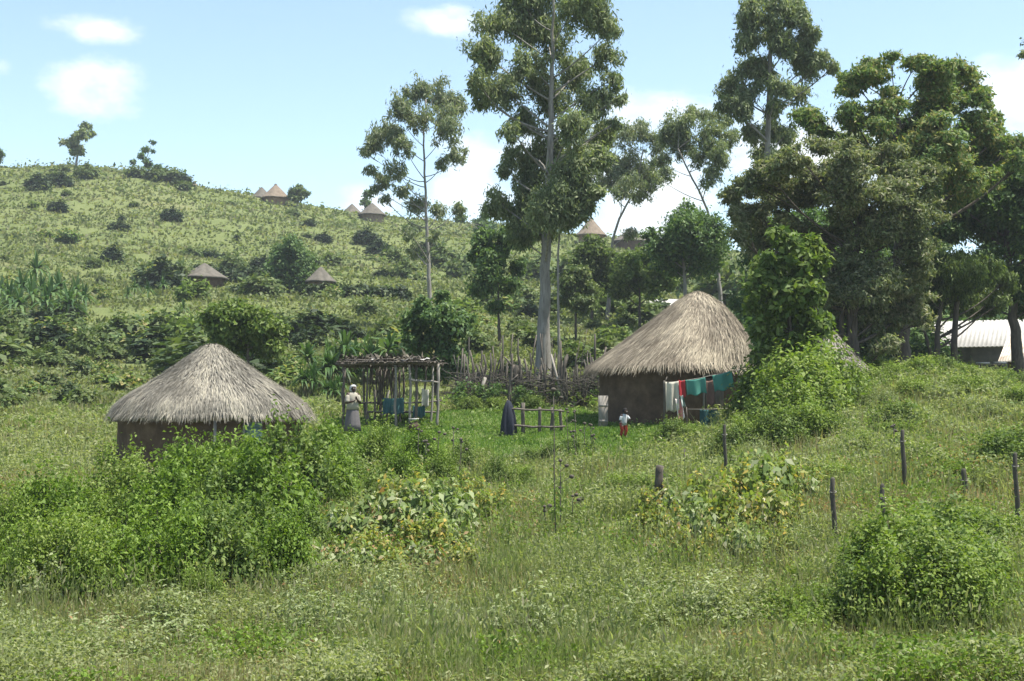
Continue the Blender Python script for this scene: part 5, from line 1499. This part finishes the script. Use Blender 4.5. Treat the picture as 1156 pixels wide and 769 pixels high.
# ------------------------------------------------------------------ sky, sun, camera
SUN_EL, SUN_AZ = math.radians(69), math.radians(100)       # azimuth clockwise from +Y (view direction) towards +X
sc = bpy.context.scene
w = bpy.data.worlds.new('World'); sc.world = w; w.use_nodes = True
nt = w.node_tree; nt.nodes.clear(); N = nt.nodes.new; L = nt.links.new
wo = N('ShaderNodeOutputWorld'); bg = N('ShaderNodeBackground'); bg.inputs['Strength'].default_value = .1
sky = N('ShaderNodeTexSky'); sky.sky_type = 'NISHITA'; sky.sun_disc = False
sky.sun_elevation = SUN_EL; sky.sun_rotation = SUN_AZ; sky.altitude = 1500; sky.air_density = .95; sky.dust_density = 2.6; sky.ozone_density = .6
tc = N('ShaderNodeTexCoord'); sp = N('ShaderNodeSeparateXYZ'); L(tc.outputs['Generated'], sp.inputs[0])


def mth(op, a, b=None, c=None, clamp=False):
    n = N('ShaderNodeMath'); n.operation = op; n.use_clamp = clamp
    for i, v in enumerate((a, b, c)):
        if v is None: continue
        if isinstance(v, (int, float)): n.inputs[i].default_value = v
        else: L(v, n.inputs[i])
    return n.outputs[0]


az = mth('ARCTAN2', sp.outputs['X'], sp.outputs['Y']); el = mth('ARCSINE', sp.outputs['Z'])
cv = N('ShaderNodeCombineXYZ'); L(az, cv.inputs[0]); L(mth('MULTIPLY', el, 1.7), cv.inputs[1])
n1 = N('ShaderNodeTexNoise'); n1.inputs['Scale'].default_value = 15; n1.inputs['Detail'].default_value = 8; n1.inputs['Roughness'].default_value = .6; L(cv.outputs[0], n1.inputs['Vector'])


def azel(px, py):
    p = at(px, py, 100); return math.atan2(p[0], p[1]), math.atan2(p[2] - EYE, math.hypot(p[0], p[1]))


tot = None
for px, py, rx, ry, s in [(105, 32, 66, 24, 1.0), (112, 98, 84, 46, 1.3), (490, 22, 80, 24, 1.0), (530, 200, 70, 75, 1.25), (420, 225, 60, 30, .9), (740, 130, 90, 50, 1.1), (640, 190, 120, 90, 1.2), (740, 230, 130, 80, 1.3),
                          (920, 180, 160, 90, 1.2), (1150, 110, 90, 70, 1.2), (1300, 150, 200, 120, 1.2), (-160, 120, 120, 50, 1), (5, 75, 20, 12, .6), (1550, 60, 180, 60, 1.1), (-500, 60, 220, 70, 1.1)]:
    a, e = azel(px, py); kx = F / rx; ky = F / ry
    dx = mth('MULTIPLY', mth('SUBTRACT', az, a), kx); dy = mth('MULTIPLY', mth('SUBTRACT', el, e), ky)
    d = mth('ADD', mth('MULTIPLY', dx, dx), mth('MULTIPLY', dy, dy))
    v = mth('MULTIPLY', mth('SUBTRACT', 1.0, d, clamp=True), s)
    tot = v if tot is None else mth('MAXIMUM', tot, v)
cm = mth('ADD', tot, mth('MULTIPLY_ADD', n1.outputs['Fac'], 3.0, -1.9))
mr = N('ShaderNodeMapRange'); mr.interpolation_type = 'SMOOTHSTEP'; mr.inputs['From Min'].default_value = -.05; mr.inputs['From Max'].default_value = 1.25; L(cm, mr.inputs['Value'])
mx = N('ShaderNodeMixRGB'); L(mth('MULTIPLY', mr.outputs[0], .95), mx.inputs['Fac']); tn = N('ShaderNodeMixRGB'); tn.blend_type = 'MULTIPLY'; tn.inputs['Fac'].default_value = 1; L(sky.outputs[0], tn.inputs['Color1']); tn.inputs['Color2'].default_value = (1.2, 1.19, 1.06, 1); L(tn.outputs[0], mx.inputs['Color1']); mx.inputs['Color2'].default_value = (5.2, 5.35, 5.35, 1)
L(mx.outputs[0], bg.inputs['Color']); L(bg.outputs[0], wo.inputs['Surface'])

ld = bpy.data.lights.new('sun', 'SUN'); ld.energy = 4.2; ld.angle = math.radians(.53); ld.color = (1, .955, .88)
lo = bpy.data.objects.new('sun', ld); C.objects.link(lo)
sd = Vector((math.sin(SUN_AZ) * math.cos(SUN_EL), math.cos(SUN_AZ) * math.cos(SUN_EL), math.sin(SUN_EL)))
lo.rotation_euler = sd.to_track_quat('Z', 'Y').to_euler(); lo.location = (0, 0, 60)

cd = bpy.data.cameras.new('camera'); cam = bpy.data.objects.new('camera', cd); C.objects.link(cam)
cd.sensor_width = 36; cd.lens = F / W * 36; cd.clip_end = 5000; cd.clip_start = .2
cam.location = (0, 0, EYE); cam.rotation_euler = (PI / 2 + PITCH, 0, 0)
sc.camera = cam
sc.view_settings.view_transform = 'Standard'; sc.view_settings.look = 'None'; sc.view_settings.gamma = 1; sc.view_settings.use_curve_mapping = False
sc.view_settings.exposure = 1.36
sc.cycles.max_bounces = 6; sc.cycles.diffuse_bounces = 3; sc.cycles.transmission_bounces = 3; sc.cycles.glossy_bounces = 2
